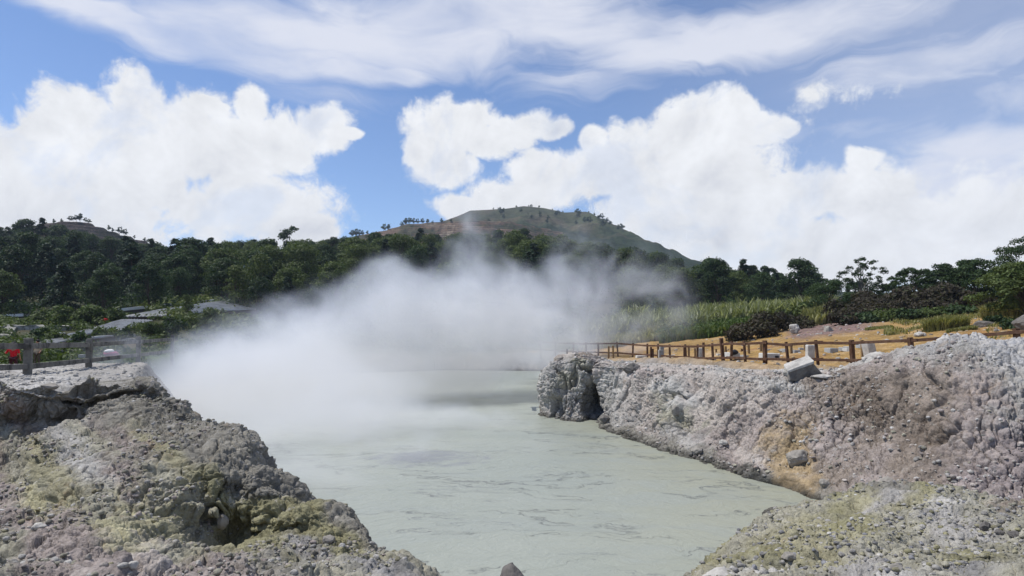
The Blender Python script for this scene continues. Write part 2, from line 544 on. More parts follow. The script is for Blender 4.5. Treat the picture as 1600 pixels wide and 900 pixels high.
SKY_L = [(-500, 350), (-250, 345), (-60, 350), (60, 352), (120, 372), (200, 385), (280, 384), (400, 382), (480, 376), (560, 371), (640, 366), (700, 368), (760, 368), (820, 366), (880, 370), (930, 378), (980, 396), (1030, 412), (1060, 418)]
SKY_R = [(1060, 412), (1100, 415), (1140, 420), (1180, 430), (1230, 441), (1300, 444), (1400, 436), (1500, 426), (1620, 415), (1800, 400)]
FENCE = [(765, 530, 549, 84), (798, 529.5, 549, 73), (823, 531, 550, 67), (845, 533, 552, 62), (868, 533.5, 554, 58), (895, 534, 556, 54), (916, 534.5, 556, 51.5), (935, 535, 557, 50), (966, 534, 558, 48),
         (988, 536, 559, 46), (1011, 537, 561, 44), (1028, 537, 563, 42.5), (1047, 538, 564, 41), (1072, 538, 566, 39), (1089, 538, 568, 37.6), (1099, 535, 568, 36.8), (1114, 536, 569, 35.6),
         (1130, 530, 567, 34.2), (1141, 533, 569, 33.4), (1165, 533, 571, 31.5), (1195, 532, 573, 30.2), (1232, 534, 573, 29.2), (1278, 531, 575, 28.2), (1333, 531, 577, 27.0), (1426, 527, 570, 24.6), (1590, 513, 568, 21.8), (1790, 500, 560, 19.5)]
ctl = []
for px, t_, b_, D in FENCE:
    ctl.append(P(px, b_, D))
for px, py, D in [(-300, 590, 18), (45, 589, 20), (140, 576, 26), (217, 566, 34), (20, 589, 32), (60, 588, 34), (-60, 589, 32), (-200, 585, 30), (100, 580, 36), (-400, 560, 45), (0, 568, 44), (180, 562, 44), (0, 538, 56), (200, 534, 56),
                  (0, 512, 74), (150, 505, 72), (260, 500, 74), (0, 492, 92), (180, 486, 92), (330, 474, 90), (-400, 490, 90), (500, 520, 95), (700, 535, 95), (850, 520, 92), (420, 500, 92),
                  (900, 545, 70), (1000, 536, 56), (1100, 536, 50), (1000, 526, 66), (1100, 520, 62), (1200, 515, 58), (1000, 505, 82), (1150, 500, 78), (1250, 500, 70),
                  (1250, 528, 42), (1330, 516, 43), (1400, 503, 44), (1480, 497, 44), (1560, 490, 42), (1650, 480, 42), (1650, 515, 28), (1500, 524, 31), (1400, 532, 33), (1300, 545, 34), (1200, 548, 36),
                  (1350, 488, 58), (1450, 472, 62), (1600, 452, 66), (1850, 440, 60), (1300, 490, 75), (1180, 490, 95), (1060, 492, 98)]:
    ctl.append(P(px, py, D))
for px, py in SKY_L:
    for D, fr in ((120, 0.22), (160, 0.62), (205, 1.0), (262, 0.93), (330, 0.6)):
        zt = CZ + ray(px, py)[1] * 205 - 9.0
        z0 = 7.0
        ctl.append((ray(px, py)[0] * D, D, z0 + (zt - z0) * fr))
for px, py in SKY_R:
    for D, fr in ((112, 0.5), (140, 1.0), (190, 0.9), (260, 0.7)):
        if px < 1100 and D > 200: continue
        zt = CZ + ray(px, py)[1] * 140 - 7.0
        z0 = 5.5
        ctl.append((ray(px, py)[0] * D, D, z0 + (zt - z0) * fr))
for a in range(0, 360, 30):
    for r_, z_ in ((14, 2.4), (60, 2.6), (150, 8)):
        x, y = math.sin(R(a)) * r_, math.cos(R(a)) * r_
        if y < -1 or abs(x) > 1.3 * y + 8:
            ctl.append((x, y, z_))
    for r_ in (480, 900):
        ctl.append((math.sin(R(a)) * r_, math.cos(R(a)) * r_, 6.0))
ctl = np.array(ctl)
_cx, _cy, _cz = ctl[:, 0], ctl[:, 1], ctl[:, 2]


def _pol(x, y):
    r = np.hypot(x, y) + 6.0          # log-polar coordinates give near and far control points the same weight
    s = np.log(r) * 1.2
    return s, np.arctan2(x, y)


def _ker(ax, aa, bx, ba):
    da = np.abs(aa[:, None] - ba[None])
    da = np.minimum(da, 2 * np.pi - da)
    d = np.sqrt((ax[:, None] - bx[None]) ** 2 + da ** 2)
    return d + 0.35 * d * d * np.log(d + 1e-9) * 0


_s, _a = _pol(_cx, _cy)
_K = _ker(_s, _a, _s, _a)
_A = np.zeros((len(ctl) + 1, len(ctl) + 1))
_A[:-1, :-1] = _K - np.eye(len(ctl)) * 0.004
_A[:-1, -1] = 1
_A[-1, :-1] = 1
_W = np.linalg.solve(_A, np.append(_cz, 0))


def ground_z(x, y, detail=True):
    x = np.atleast_1d(np.asarray(x, float))
    y = np.atleast_1d(np.asarray(y, float))
    out = np.empty(len(x))
    for i in range(0, len(x), 20000):
        s, a = _pol(x[i:i + 20000], y[i:i + 20000])
        out[i:i + 20000] = _ker(s, a, _s, _a) @ _W[:-1] + _W[-1]
    far = sstep(500, 1200, np.hypot(x, y))
    out = out * (1 - far) + 6.0 * far
    k = sstep(-0.2, 2.2, sdist(x, y, BASIN))
    out = -1.5 + (out + 1.5) * k
    if detail:
        p = np.stack([x, y, np.zeros_like(x)], 1)
        out = out + 0.10 * fbm(p * 0.55, 4, 0.55, 40) * k + 0.7 * fbm(p * 0.06, 3, 0.5, 41) * sstep(85, 130, y) * k
    return out


def gz(x, y):
    return float(ground_z([x], [y])[0])


def at(px, D):
    """ground point under that column of the photograph, D metres ahead"""
    a = (px - 800.0) / F / math.cos(PITCH)
    x = a * D
    return (x, D, gz(x, D))


# ------------------------------------------------------------------ ground sheet (one polar sheet out to the horizon)
na, nr = 900, 520
ang = np.concatenate([np.linspace(-48, 48, 760), np.linspace(48, 312, 141)[1:]])
na = len(ang)
rad = np.concatenate([[0.0], np.geomspace(1.2, 1290, nr)])
AA, RR = np.meshgrid(np.radians(ang), rad)
gx, gy = (np.sin(AA) * RR).ravel(), (np.cos(AA) * RR).ravel()
gh = ground_z(gx, gy)
nr1 = len(rad)
idx = np.arange(nr1 * na).reshape(nr1, na)
q = np.stack([idx[:-1, :-1], idx[:-1, 1:], idx[1:, 1:], idx[1:, :-1]], -1).reshape(-1, 4)
qs = np.stack([idx[:-1, -1], idx[:-1, 0], idx[1:, 0], idx[1:, -1]], -1).reshape(-1, 4)
pp = np.stack([gx, gy, gh], 1)
nearw = sstep(95, 45, RR.ravel()) * sstep(-0.5, 1.0, sdist(gx, gy, BASIN) + 1.5)
gh = gh + nearw * (0.09 * ridged(pp * (0.9, 0.9, 0), 4, 0.55, 50) + 0.05 * fbm(pp * (3.1, 3.1, 0), 3, 0.6, 51))
pxg = gx / np.maximum(gy, 0.5) * F + 800
pxg = np.where(gy > 0.5, pxg, -2000)
n1 = fbm(pp * (0.12, 0.12, 0), 5, 0.6, 60)
n2 = fbm(pp * (0.5, 0.5, 0), 5, 0.6, 61)
col = np.zeros((len(gx), 3))
col[:] = (0.080, 0.085, 0.035)                                   # scrubby grass
def lay(c, wgt):
    global col
    wgt = np.clip(wgt, 0, 1)[:, None]
    col = col * (1 - wgt) + np.array(c) * wgt
lay((0.040, 0.040, 0.022), sstep(82, 100, gy + 10 * n2))           # forest floor
right = sstep(700, 800, pxg)
edge = 57 + 3 * n2 * 4 - 0.012 * np.clip(pxg - 1250, -400, 400) * 2
lay((0.33, 0.21, 0.075), right * sstep(2, -2, gy - edge + 5 * n1 * 3))    # sulphur-yellow earth
lay((0.38, 0.27, 0.16), right * sstep(0.0, 0.5, n2) * sstep(60, 50, gy) * 0.7)
lay((0.27, 0.13, 0.05), right * sstep(0.22, 0.5, fbm(pp * (0.35, 0.35, 0), 5, 0.6, 66)) * sstep(60, 50, gy) * 0.6)
rb = sstep(1220, 1250, pxg + 30 * n2) * sstep(1400, 1330, pxg) * sstep(40, 43, gy + 3 * n1) * sstep(62, 58, gy)
lay((0.20, 0.135, 0.115), rb)                                    # bare reddish slope
left = sstep(420, 330, pxg)
lay((0.36, 0.25, 0.12), left * sstep(40, 36, gy + 6 * n2) * sstep(25, 28, gy))  # ochre working ground behind the concrete fence
lay((0.32, 0.305, 0.28), left * sstep(28.5, 26, gy + 3 * n2))
lay((0.30, 0.28, 0.26), sstep(3.0, 1.0, sdist(gx, gy, BASIN) + n2 * 1.2))
lay((0.055, 0.10, 0.025), left * sstep(38, 41, gy + 4 * n2) * sstep(56, 50, gy) * 0.8)
lay((0.045, 0.050, 0.022), left * sstep(48, 54, gy) * 0.85)
lay((0.085, 0.062, 0.042), left * sstep(0.0, 0.3, n1) * sstep(50, 56, gy) * sstep(100, 90, gy) * 0.7)
lay((0.05, 0.035, 0.02), sstep(400, 700, RR.ravel()) * 0.4)
col *= (1 + 0.22 * n2 + 0.12 * n1)[:, None]
ground = mesh_np('ground', np.stack([gx, gy, gh], 1), np.concatenate([q, qs]), M['rock_far'], None, True, np.clip(col, 0.01, 1))
tag(ground, kind='structure')


# ------------------------------------------------------------------ rock bodies from control nets
def cr_axis(A, n):
    """Catmull-Rom resampling of array A (k, ...) along axis 0 to n samples; also returns the parameter"""
    k = A.shape[0]
    t = np.linspace(0, k - 1, n)
    return cr_at(A, t)


def cr_at(A, t):
    k = A.shape[0]
    i = np.clip(np.floor(t).astype(int), 0, k - 2)
    f = (t - i).reshape((-1,) + (1,) * (A.ndim - 1))
    p0, p1, p2, p3 = A[np.maximum(i - 1, 0)], A[i], A[i + 1], A[np.minimum(i + 2, k - 1)]
    m1, m2 = (p2 - p0) * 0.42, (p3 - p1) * 0.42
    f2, f3 = f * f, f * f * f
    return (2 * f3 - 3 * f2 + 1) * p1 + (f3 - 2 * f2 + f) * m1 + (-2 * f3 + 3 * f2) * p2 + (f3 - f2) * m2


def grid_normals(G):
    du = np.gradient(G, axis=0)
    dv = np.gradient(G, axis=1)
    n = np.cross(du, dv)
    return n / (np.linalg.norm(n, axis=2, keepdims=True) + 1e-9)


def net_surface(name, pts, cols, nu, nv, disp, mat, flip=False, cwarp=0.55, seed=3):
    """pts (rows, columns, 3) control net, cols (rows, columns, 3) mineral colours"""
    Pn = np.array(pts, float)
    Cn = np.array(cols, float)
    G = cr_axis(Pn, nu)
    G = np.swapaxes(cr_axis(np.swapaxes(G, 0, 1), nv), 0, 1)
    N = grid_normals(G)
    if flip: N = -N
    S = G.reshape(-1, 3)
    steps = disp
    N1 = N.copy()
    for si, fn in enumerate(steps):
        if si >= 1:
            N = N1 * 0.85 + N * 0.15
            N = N / (np.linalg.norm(N, axis=2, keepdims=True) + 1e-9)
        N_ = N.reshape(-1, 3)
        d = fn(S, N_)
        S = S + (N_ * d[:, None] if d.ndim == 1 else d)
        N = grid_normals(S.reshape(nu, nv, 3))
        if flip: N = -N
    # colours: bilinear with warped parameters so that mineral patches get ragged edges
    uu, vv = np.meshgrid(np.linspace(0, Cn.shape[0] - 1, nu), np.linspace(0, Cn.shape[1] - 1, nv), indexing='ij')
    wa = fbm(S * 1.1, 5, 0.62, seed) * cwarp * 1.9
    wb = fbm(S * 1.1 + 50, 5, 0.62, seed + 9) * cwarp * 1.9
    uu = np.clip(uu.ravel() + wa, 0, Cn.shape[0] - 1.001)
    vv = np.clip(vv.ravel() + wb, 0, Cn.shape[1] - 1.001)
    iu, iv = uu.astype(int), vv.astype(int)
    fu, fv = (uu - iu)[:, None], (vv - iv)[:, None]
    fu, fv = sstep(0.15, 0.85, fu), sstep(0.15, 0.85, fv)
    C = (Cn[iu, iv] * (1 - fu) + Cn[iu + 1, iv] * fu) * (1 - fv) + (Cn[iu, iv + 1] * (1 - fu) + Cn[iu + 1, iv + 1] * fu) * fv
    idx = np.arange(nu * nv).reshape(nu, nv)
    f = np.stack([idx[:-1, :-1], idx[1:, :-1], idx[1:, 1:], idx[:-1, 1:]], -1).reshape(-1, 4)
    if flip: f = f[:, ::-1]
    o = mesh_np(name, S, f, mat, None, True, C)
    return o, S.reshape(nu, nv, 3), N


MC = {'g': (0.34, 0.325, 0.30), 'G': (0.42, 0.405, 0.375), 'w': (0.50, 0.485, 0.46), 'd': (0.235, 0.222, 0.19), 'D': (0.165, 0.155, 0.13), 'o': (0.305, 0.285, 0.19), 'O': (0.25, 0.235, 0.14),
      'y': (0.41, 0.385, 0.25), 'p': (0.40, 0.358, 0.32), 'P': (0.33, 0.285, 0.26), 'b': (0.25, 0.21, 0.175), 'B': (0.19, 0.155, 0.125), 'k': (0.255, 0.248, 0.24), 'v': (0.28, 0.24, 0.23),
      'u': (0.36, 0.275, 0.165), 'l': (0.40, 0.395, 0.39), 'e': (0.32, 0.305, 0.24), 'm': (0.10, 0.10, 0.09), 's': (0.23, 0.23, 0.24)}


def rows_cols(s):
    return [[MC[c] for c in r] for r in s]


def dome(f1, r=0.75):
    return np.sqrt(np.clip(1 - (f1 / r) ** 2, 0, 1))


# ---- left bluff: rows far -> near, columns left -> ridge, then three columns down the hidden side
LR = [  # (row of (px, py, D) anchors interpolated to 10 visible columns)
    [(-520, 571, 30), (0, 570, 30), (120, 568, 30), (228, 568, 31)],
    [(-500, 580, 22), (0, 583, 22), (100, 581, 22), (214, 580, 24)],
    [(-460, 592, 16), (0, 594, 16), (100, 592, 16.5), (212, 592, 17)],
    [(-420, 604, 12.8), (0, 603, 12.6), (75, 608, 12.8), (150, 610, 13.0), (205, 603, 13.2), (238, 600, 13)],
    [(-420, 618, 12.3), (0, 616, 12.3), (75, 626, 12.6), (150, 628, 12.8), (215, 617, 12.9), (262, 627, 12.4)],
    [(-420, 655, 12.4), (0, 652, 12.5), (50, 665, 12.6), (110, 665, 12.6), (170, 655, 12.1), (240, 648, 11.7), (314, 650, 11.5)],
    [(-420, 705, 11.6), (0, 690, 12.0), (55, 700, 11.9), (100, 705, 10.6), (170, 690, 10.6), (240, 690, 10.2), (320, 690, 9.9), (378, 698, 10.2)],
    [(-420, 765, 9.8), (0, 735, 10.6), (50, 752, 10.2), (95, 745, 9.4), (170, 738, 9.4), (250, 735, 9.0), (330, 735, 9.0), (390, 740, 9.2), (432, 742, 9.6)],
    [(-420, 810, 8.6), (0, 780, 9.2), (60, 795, 8.7), (130, 790, 8.3), (200, 790, 8.2), (280, 785, 8.6), (350, 785, 8.85), (410, 788, 9.05), (474, 798, 9.2)],
    [(-420, 850, 7.4), (0, 822, 7.9), (80, 830, 7.4), (150, 825, 7.2), (230, 830, 7.3), (300, 838, 8.2), (350, 842, 8.75), (415, 836, 8.95), (470, 832, 8.6), (556, 826, 8.4)],
    [(-420, 890, 6.4), (0, 862, 6.8), (90, 870, 6.3), (170, 868, 6.3), (250, 872, 6.6), (330, 868, 7.4), (420, 858, 7.8), (604, 858, 7.7)],
    [(-420, 950, 5.2), (0, 908, 5.4), (150, 908, 5.4), (300, 905, 5.8), (450, 900, 6.3), (662, 902, 6.9)],
    [(-420, 1040, 3.9), (0, 1000, 4.1), (300, 990, 4.4), (600, 985, 5.0), (770, 990, 5.2)],
    [(-420, 1250, 2.7), (0, 1220, 2.8), (400, 1200, 2.9), (900, 1160, 3.3)],
]
NV = 13


def make_row(an, n):
    """spread n columns evenly over px between the anchors, interpolating linearly"""
    px = np.array([a[0] for a in an], float)
    lo = max(px[0], -230)
    t = np.concatenate([[px[0]], np.linspace(lo + 120, px[-1], n - 1)])
    return [P(x, float(np.interp(x, px, [a[1] for a in an])), float(np.interp(x, px, [a[2] for a in an]))) for x in t]


netA = []
for r in LR:
    row = make_row(r, NV)
    x, y, z = row[-1]
    row += [(x + 0.35, y + 0.35, z - 0.25 * max(z, 0.5)), (x + 0.9, y + 0.95, z * 0.35), (x + 1.5, y + 1.6, -0.9), (x + 2.4, y + 2.4, -1.6)]
    netA.append(row)
colA = rows_cols([
    'ggGGgGgGgggggggmm',
    'gGGgGgGgGggggggmm',
    'gGgGwGgGGgggggdmm',
    'dGGwGGwGGgdDdddmm',
    'ddgddbddddDDdddmm',
    'dDdddbdgddddddmmm',
    'dddbeoGePodddddmm',
    'dDdBeoGPeoOddddmm',
    'pbdPyoeyoeOOdddmm',
    'peyPPPyoeOOOddkmm',
    'ppyePPpeoOkOedkmm',
    'pyePPPpPPdekeeksm',
    'pppgpPppegepkkksm',
    'pppppppgpeepkkdmm',
])


def dispA1(S, N):
    steep = 1 - np.clip(N[:, 2], 0, 1)
    flat = sstep(13.2, 15, S[:, 1])
    d = 0.26 * fbm(S * 0.75, 3, 0.5, 1)
    d += (0.10 + 0.42 * steep) * billow(S * (1.0, 1.0, 0.5), 3, 0.5, 2)
    return d * (1 - 0.85 * flat)


def dispA2(S, N):
    steep = sstep(0.2, 0.75, 1 - np.clip(N[:, 2], 0, 1))
    flat = sstep(13.2, 15, S[:, 1])
    wq = S + 0.12 * np.stack([fbm(S * 3 + k_ * 40, 3, 0.55, 4 + k_) for k_ in range(3)], 1)
    gul = np.abs(fbm(wq * (1.2, 1.2, 0.45) + 5, 3, 0.5, 12))
    d = -0.24 * sstep(0.10, 0.0, gul) * (0.15 + steep)
    f1, f2, c = worley(wq * (2.8, 2.8, 2.0), 5)
    d += 0.050 * (dome(f1, 0.95) - 0.5) * (0.2 + c) - 0.05 * sstep(0.13, 0.0, f2 - f1)
    w_ = worley(wq * (4.5, 4.5, 1.1), 8)
    d -= 0.060 * steep * sstep(0.14, 0.0, w_[1] - w_[0])
    d += 0.11 * billow(wq * 1.7, 4, 0.5, 15)
    return d * (1 - 0.75 * flat) * (1 - 0.6 * sstep(2.75, 3.0, S[:, 2]))


def dispA3(S, N):
    wq = S + 0.02 * np.stack([vnoise(S * 14 + k_ * 40, 4 + k_) for k_ in range(3)], 1)
    f1, f2, c = worley(wq * 8.5, 6)
    mk = 0.25 + 0.75 * sstep(-0.25, 0.2, fbm(S * 0.9, 3, 0.5, 88))
    d = mk * 0.030 * (dome(f1) - 0.5) * (0.15 + 1.4 * c * c) - 0.022 * sstep(0.16, 0.0, f2 - f1) * (vnoise(S * 1.3, 77) > -0.2)
    f1, f2, c = worley(wq * 19, 7)
    d += 0.015 * (dome(f1) - 0.5) * (0.2 + 1.2 * c)
    d += 0.016 * fbm(S * 9, 4, 0.55, 14)
    return d * (1 - 0.45 * sstep(13.5, 15, S[:, 1]))


bluff, SA, NA_ = net_surface('crater_rim', netA, colA, 900, 900, [dispA1, dispA2, dispA3], M['rock'])
tag(bluff, kind='structure')

# ---- right bank: columns run along the shore, rows from under the mud up to the top and back
BASE = [(872, 560, 62), (866, 600, 48), (858, 630, 38), (846, 649, 32.6), (872, 658, 31.0), (905, 659, 30.3), (932, 660, 31.0), (952, 680, 27.6), (1010, 697, 24.6), (1060, 712, 22.6), (1120, 729, 20.6),
        (1180, 748, 18.9), (1240, 768, 17.5), (1290, 785, 16.3), (1370, 803, 14.9), (1450, 817, 14.0), (1540, 830, 13.2), (1650, 845, 12.6), (1900, 870, 12)]
TOP = [(885, 557, 62), (880, 566, 48), (866, 578, 38), (854, 578, 33.4), (880, 567, 32.4), (912, 563, 31.8), (942, 566, 32.0), (968, 573, 30.2), (1010, 574, 28.0), (1060, 576, 26.2), (1120, 578, 24.4),
       (1180, 581, 22.8), (1240, 583, 21.8), (1300, 582, 21), (1368, 566, 20), (1430, 547, 19), (1520, 531, 18), (1650, 527, 17.6), (1900, 520, 17)]
TOP[0] = (905, 566, 62); TOP[1] = (888, 570, 48)
PUSH = [0, 0, .1, .35, .5, .1, -0.95, -.3, .3, .2, .5, .3, .4, .3, -.2, .1, .7, .8, .5]   # how far the middle of the face stands out
netB = [[] for _ in range(9)]
for k, (b, t_) in enumerate(zip(BASE, TOP)):
    B_, T_ = np.array(P(*b)), np.array(P(*t_))
    B_[2] = max(B_[2], -0.05) if k > 12 else 0.006
    out = B_[:2] - T_[:2]
    if k < 4:
        out = np.array([-1.0, 0.25 - 0.3 * (k == 3)])
        T_[:2] = B_[:2] - out * 0.9
        T_[2] = (1.2, 1.9, 2.35, 2.45)[k]
    else:
        T_[:2] = T_[:2]
    u = out / (np.linalg.norm(out) + 1e-9)
    L = np.linalg.norm(B_[:2] - T_[:2])
    h = T_[2] - B_[2]
    def pt(f, z, extra=0.0):
        xy = B_[:2] * (1 - f) + T_[:2] * f + u * extra
        return (xy[0], xy[1], B_[2] + z * h)
    pu = PUSH[k]
    netB[0].append(tuple(B_ + np.array([u[0] * 0.8, u[1] * 0.8, -1.2])))
    netB[1].append(pt(0, 0))
    netB[2].append(pt(0.32, 0.18, pu * (0.5 if k != 6 else 0.9)))
    netB[3].append(pt(0.56, 0.42, pu))
    netB[4].append(pt(0.72, 0.70, pu * (0.8 if k != 6 else 0.25)))
    netB[5].append(pt(0.86, 0.93, pu * (0.35 if k != 6 else 0.0)))
    netB[6].append(tuple(T_))
    bk = T_[:2] - u * (1.6 if k >= 4 else 1.2)
    netB[7].append((bk[0], bk[1], T_[2] - 0.02))
    bk = T_[:2] - u * (4.6 if k >= 4 else 3.5)
    g_ = gz(bk[0] - u[0] * 1.5, bk[1] - u[1] * 1.5)
    netB[8].append((bk[0], bk[1], min(g_, T_[2] + 0.3) - 0.30))
colB = rows_cols([
    'mmmmmmmmmmmmmmddddd',
    'dddddddddddmmdPbPvv',
    'gGegggkgpgPpubPbvvv',
    'GGGGggegpepPuPbBPvv',
    'GgGGegGGpGppPbBbPgv',
    'GggGgepGPppGGbbPglw',
    'gggkgbppppGppbPgllw',
    'ggggpGwGGpGGwGggwlw',
    'ggggpGwGwGwGuGgguGG',
])


def dispB1(S, N):
    steep = 1 - np.clip(N[:, 2], 0, 1)
    d = 0.42 * fbm(S * 0.42, 3, 0.5, 21) * (0.35 + steep)
    d += 0.48 * billow(S * (0.40, 0.40, 0.12) + 3, 2, 0.5, 20) * steep
    d += 0.34 * billow(S * (0.7, 0.7, 0.4), 4, 0.52, 22) * (0.2 + steep)
    rise = sstep(10.5, 12.5, S[:, 0]) * sstep(2.2, 3.0, S[:, 2])
    d += 0.22 * rise * fbm(S * 1.1, 3, 0.5, 27)
    k = sstep(-0.3, 0.5, S[:, 2])
    return d * (0.35 + 0.65 * k)


def dispB2(S, N):
    steep = sstep(0.15, 0.7, 1 - np.clip(N[:, 2], 0, 1))
    f1, f2, c = worley(S * (1.5, 1.5, 1.3) + 0.3 * fbm(S * 2, 2, 0.5, 24)[:, None], 25)
    d = 0.16 * (dome(f1) - 0.5) * (0.2 + c) * (0.35 + steep)
    gul = np.abs(fbm(S * (0.8, 0.8, 0.25) + 15, 3, 0.5, 26))
    d -= 0.34 * sstep(0.07, 0.0, gul) * steep
    f1, f2, c = worley(S * 3.6, 28)
    mk = 0.15 + 0.85 * sstep(-0.2, 0.2, fbm(S * 0.45, 3, 0.5, 89))
    d += mk * (0.10 * (dome(f1) - 0.5) * (0.2 + 1.2 * c) * (0.4 + 0.6 * steep) - 0.09 * sstep(0.12, 0.0, f2 - f1))
    d += 0.20 * billow(S * (1.3, 1.3, 1.0), 5, 0.55, 23) * (0.35 + 0.65 * sstep(8, 12, S[:, 0]))
    return d


def dispB3(S, N):
    f1, f2, c = worley(S * 8.0, 29)
    mk = 0.25 + 0.75 * sstep(-0.2, 0.2, fbm(S * 0.6 + 9, 3, 0.5, 87))
    d = mk * (0.050 * (dome(f1) - 0.5) * (0.2 + 1.3 * c) - 0.035 * sstep(0.14, 0.0, f2 - f1))
    d += 0.040 * fbm(S * 5, 4, 0.6, 30)
    return d


bank, SB, NB_ = net_surface('crater_wall', netB, colB, 330, 1500, [dispB1, dispB2, dispB3], M['rock_far'], flip=True, cwarp=0.5)
tag(bank, kind='structure')

# ---- mound in front of the right bank
CR_ = [
    [(1250, 800, 15.2), (1400, 812, 14.8), (1600, 835, 13.6), (1950, 850, 12.2)],
    [(1272, 788, 13.0), (1340, 772, 12.8), (1420, 766, 12.5), (1490, 768, 12.1), (1550, 780, 11.6), (1620, 792, 11.2), (1950, 800, 10.4)],
    [(1214, 816, 11.8), (1300, 800, 11.4), (1400, 792, 11.2), (1500, 795, 10.8), (1620, 812, 10.2), (1950, 820, 9.6)],
    [(1160, 852, 10.4), (1260, 832, 10.0), (1400, 825, 9.7), (1500, 822, 9.6), (1620, 838, 9.0), (1950, 850, 8.6)],
    [(1124, 884, 9.2), (1250, 862, 8.8), (1400, 858, 8.5), (1620, 862, 8.0), (1950, 880, 7.6)],
    [(1092, 908, 8.0), (1250, 892, 7.7), (1400, 890, 7.4), (1620, 892, 7.0), (1950, 910, 6.6)],
    [(1040, 960, 6.2), (1250, 940, 6.0), (1450, 940, 5.8), (1950, 960, 5.2)],
    [(960, 1090, 3.9), (1300, 1060, 4.0), (1950, 1080, 3.6)],
    [(820, 1300, 2.6), (1300, 1300, 2.5), (1950, 1300, 2.3)],
]


def make_row_l(an, n):
    px = np.array([a[0] for a in an], float)
    t = np.linspace(px[0], px[-1], n)
    return [P(x, float(np.interp(x, px, [a[1] for a in an])), float(np.interp(x, px, [a[2] for a in an]))) for x in t]


netC = []
for r in CR_:
    row = make_row_l(r, 11)
    x, y, z = row[0]
    netC.append([(x - 1.9, y + 1.9, -1.7), (x - 1.0, y + 1.0, -0.7), (x - 0.42, y + 0.42, z * 0.55)] + row)
colC = rows_cols([
    'mmdddddPPvvvvv',
    'mddeOdOebOPPvv',
    'mmOeogoGeeegpg',
    'mmOeoOeggeGwwg',
    'mmoOOoeeOegwGw',
    'mdOoeogekeGggw',
    'mdGwGegGeggwgw',
    'mdGgGgpgegGgGg',
    'mdGggggGgggggg',
])


def dispC1(S, N):
    return 0.20 * fbm(S * 0.9, 3, 0.5, 31) + 0.12 * billow(S * 1.2, 3, 0.5, 32)


def dispC2(S, N):
    f1, f2, c = worley(S * 2.4 + 0.2 * fbm(S * 3, 2, 0.5, 34)[:, None], 35)
    d = 0.06 * (dome(f1, 0.95) - 0.5) * (0.1 + 1.3 * c) + 0.08 * billow(S * 2.0, 4, 0.5, 33)
    f1, f2, c = worley(S * 6.0, 36)
    return d + 0.035 * (dome(f1) - 0.5) * (0.1 + 1.3 * c) - 0.03 * sstep(0.13, 0.0, f2 - f1)


def dispC3(S, N):
    f1, f2, c = worley(S * 13, 37)
    f3, f4, c2 = worley(S * 26, 39)
    return 0.026 * (dome(f1) - 0.5) * (0.2 + c) + 0.013 * (dome(f3) - 0.5) + 0.016 * fbm(S * 8, 4, 0.58, 38)


mound, SC_, NC_ = net_surface('crater_mound', netC, colC, 620, 760, [dispC1, dispC2, dispC3], M['rock'])
tag(mound, kind='structure')

# ---- the lip the photographer stands on
nx_, ny_ = 300, 260
X_, Y_ = np.meshgrid(np.linspace(-9, 10, nx_), np.linspace(-10, 4.9, ny_))
x_, y_ = X_.ravel(), Y_.ravel()
z_ = 2.52 - 0.10 * sstep(1.5, 3, y_) - 3.9 * sstep(3.15, 4.7, y_ + 0.25 * vnoise(np.stack([x_, y_, x_ * 0], 1), 3))
p_ = np.stack([x_, y_, z_], 1)
p_[:, 2] += 0.09 * fbm(p_ * 1.4, 5, 0.6, 71) - 0.35 * sstep(5, 9, np.abs(x_))
idx = np.arange(nx_ * ny_).reshape(ny_, nx_)
f_ = np.stack([idx[:-1, :-1], idx[:-1, 1:], idx[1:, 1:], idx[1:, :-1]], -1).reshape(-1, 4)
lip = mesh_np('crater_lip', p_, f_, M['rock'], None, True, np.tile(np.array(MC['p']), (len(p_), 1)))
tag(lip, kind='structure')

# ------------------------------------------------------------------ the mud pool
m, t = new_mat('grey_green_mud')
pos = t.n('ShaderNodeNewGeometry').outputs['Position']
wv = t.v('MULTIPLY_ADD', t.v('SUBTRACT', t.noise(pos, 0.28, 5, 0.6, 0.0, True), (0.5, 0.5, 0.5)), (4.0, 3.0, 0), pos)
str_ = t.mapping(wv, rot=(0, 0, R(-14)), sc=(0.30, 1.0, 1.0))
big = t.noise(pos, 0.09, 5, 0.6, 0.8)
c = t.mix(t.ramp(big, 0.38, 0.62), (0.285, 0.310, 0.262), (0.318, 0.338, 0.285))
ol = t.ramp(t.m('ADD', t.n('ShaderNodeSeparateXYZ', None, Vector=pos).outputs[0], t.m('MULTIPLY', big, 6.0)), 3.0, 9.0)
c = t.mix(t.m('MULTIPLY', ol, 0.8), c, (0.315, 0.318, 0.235))
scum = t.ramp(t.noise(str_, 0.9, 9, 0.7, 0.6), 0.46, 0.60)
c = t.mix(t.m('MULTIPLY', scum, 0.38), c, (0.285, 0.31, 0.28))
# thin dark drift lines of scum: zero crossings of a stretched noise, broken up by another noise
ln = t.m('ABSOLUTE', t.m('SUBTRACT', t.noise(str_, 0.30, 9, 0.62, 0.4), 0.5))
brk = t.ramp(t.noise(pos, 0.5, 6, 0.7), 0.42, 0.54)
lw = t.m('MULTIPLY', t.ramp(ln, 0.0, 0.0085, 1.0, 0.0), brk)
c = t.mix(t.m('MULTIPLY', lw, 0.75), c, (0.10, 0.105, 0.10))
ln2 = t.m('ABSOLUTE', t.m('SUBTRACT', t.noise(t.v('ADD', str_, (20, 5, 0)), 0.35, 8, 0.7, 0.3), 0.5))
brk2 = t.ramp(t.noise(t.v('ADD', pos, (9, 3, 0)), 0.35, 5, 0.65), 0.47, 0.57)
c = t.mix(t.m('MULTIPLY', t.m('MULTIPLY', t.ramp(ln2, 0.0, 0.009, 1.0, 0.0), brk2), 0.7), c, (0.13, 0.135, 0.135))
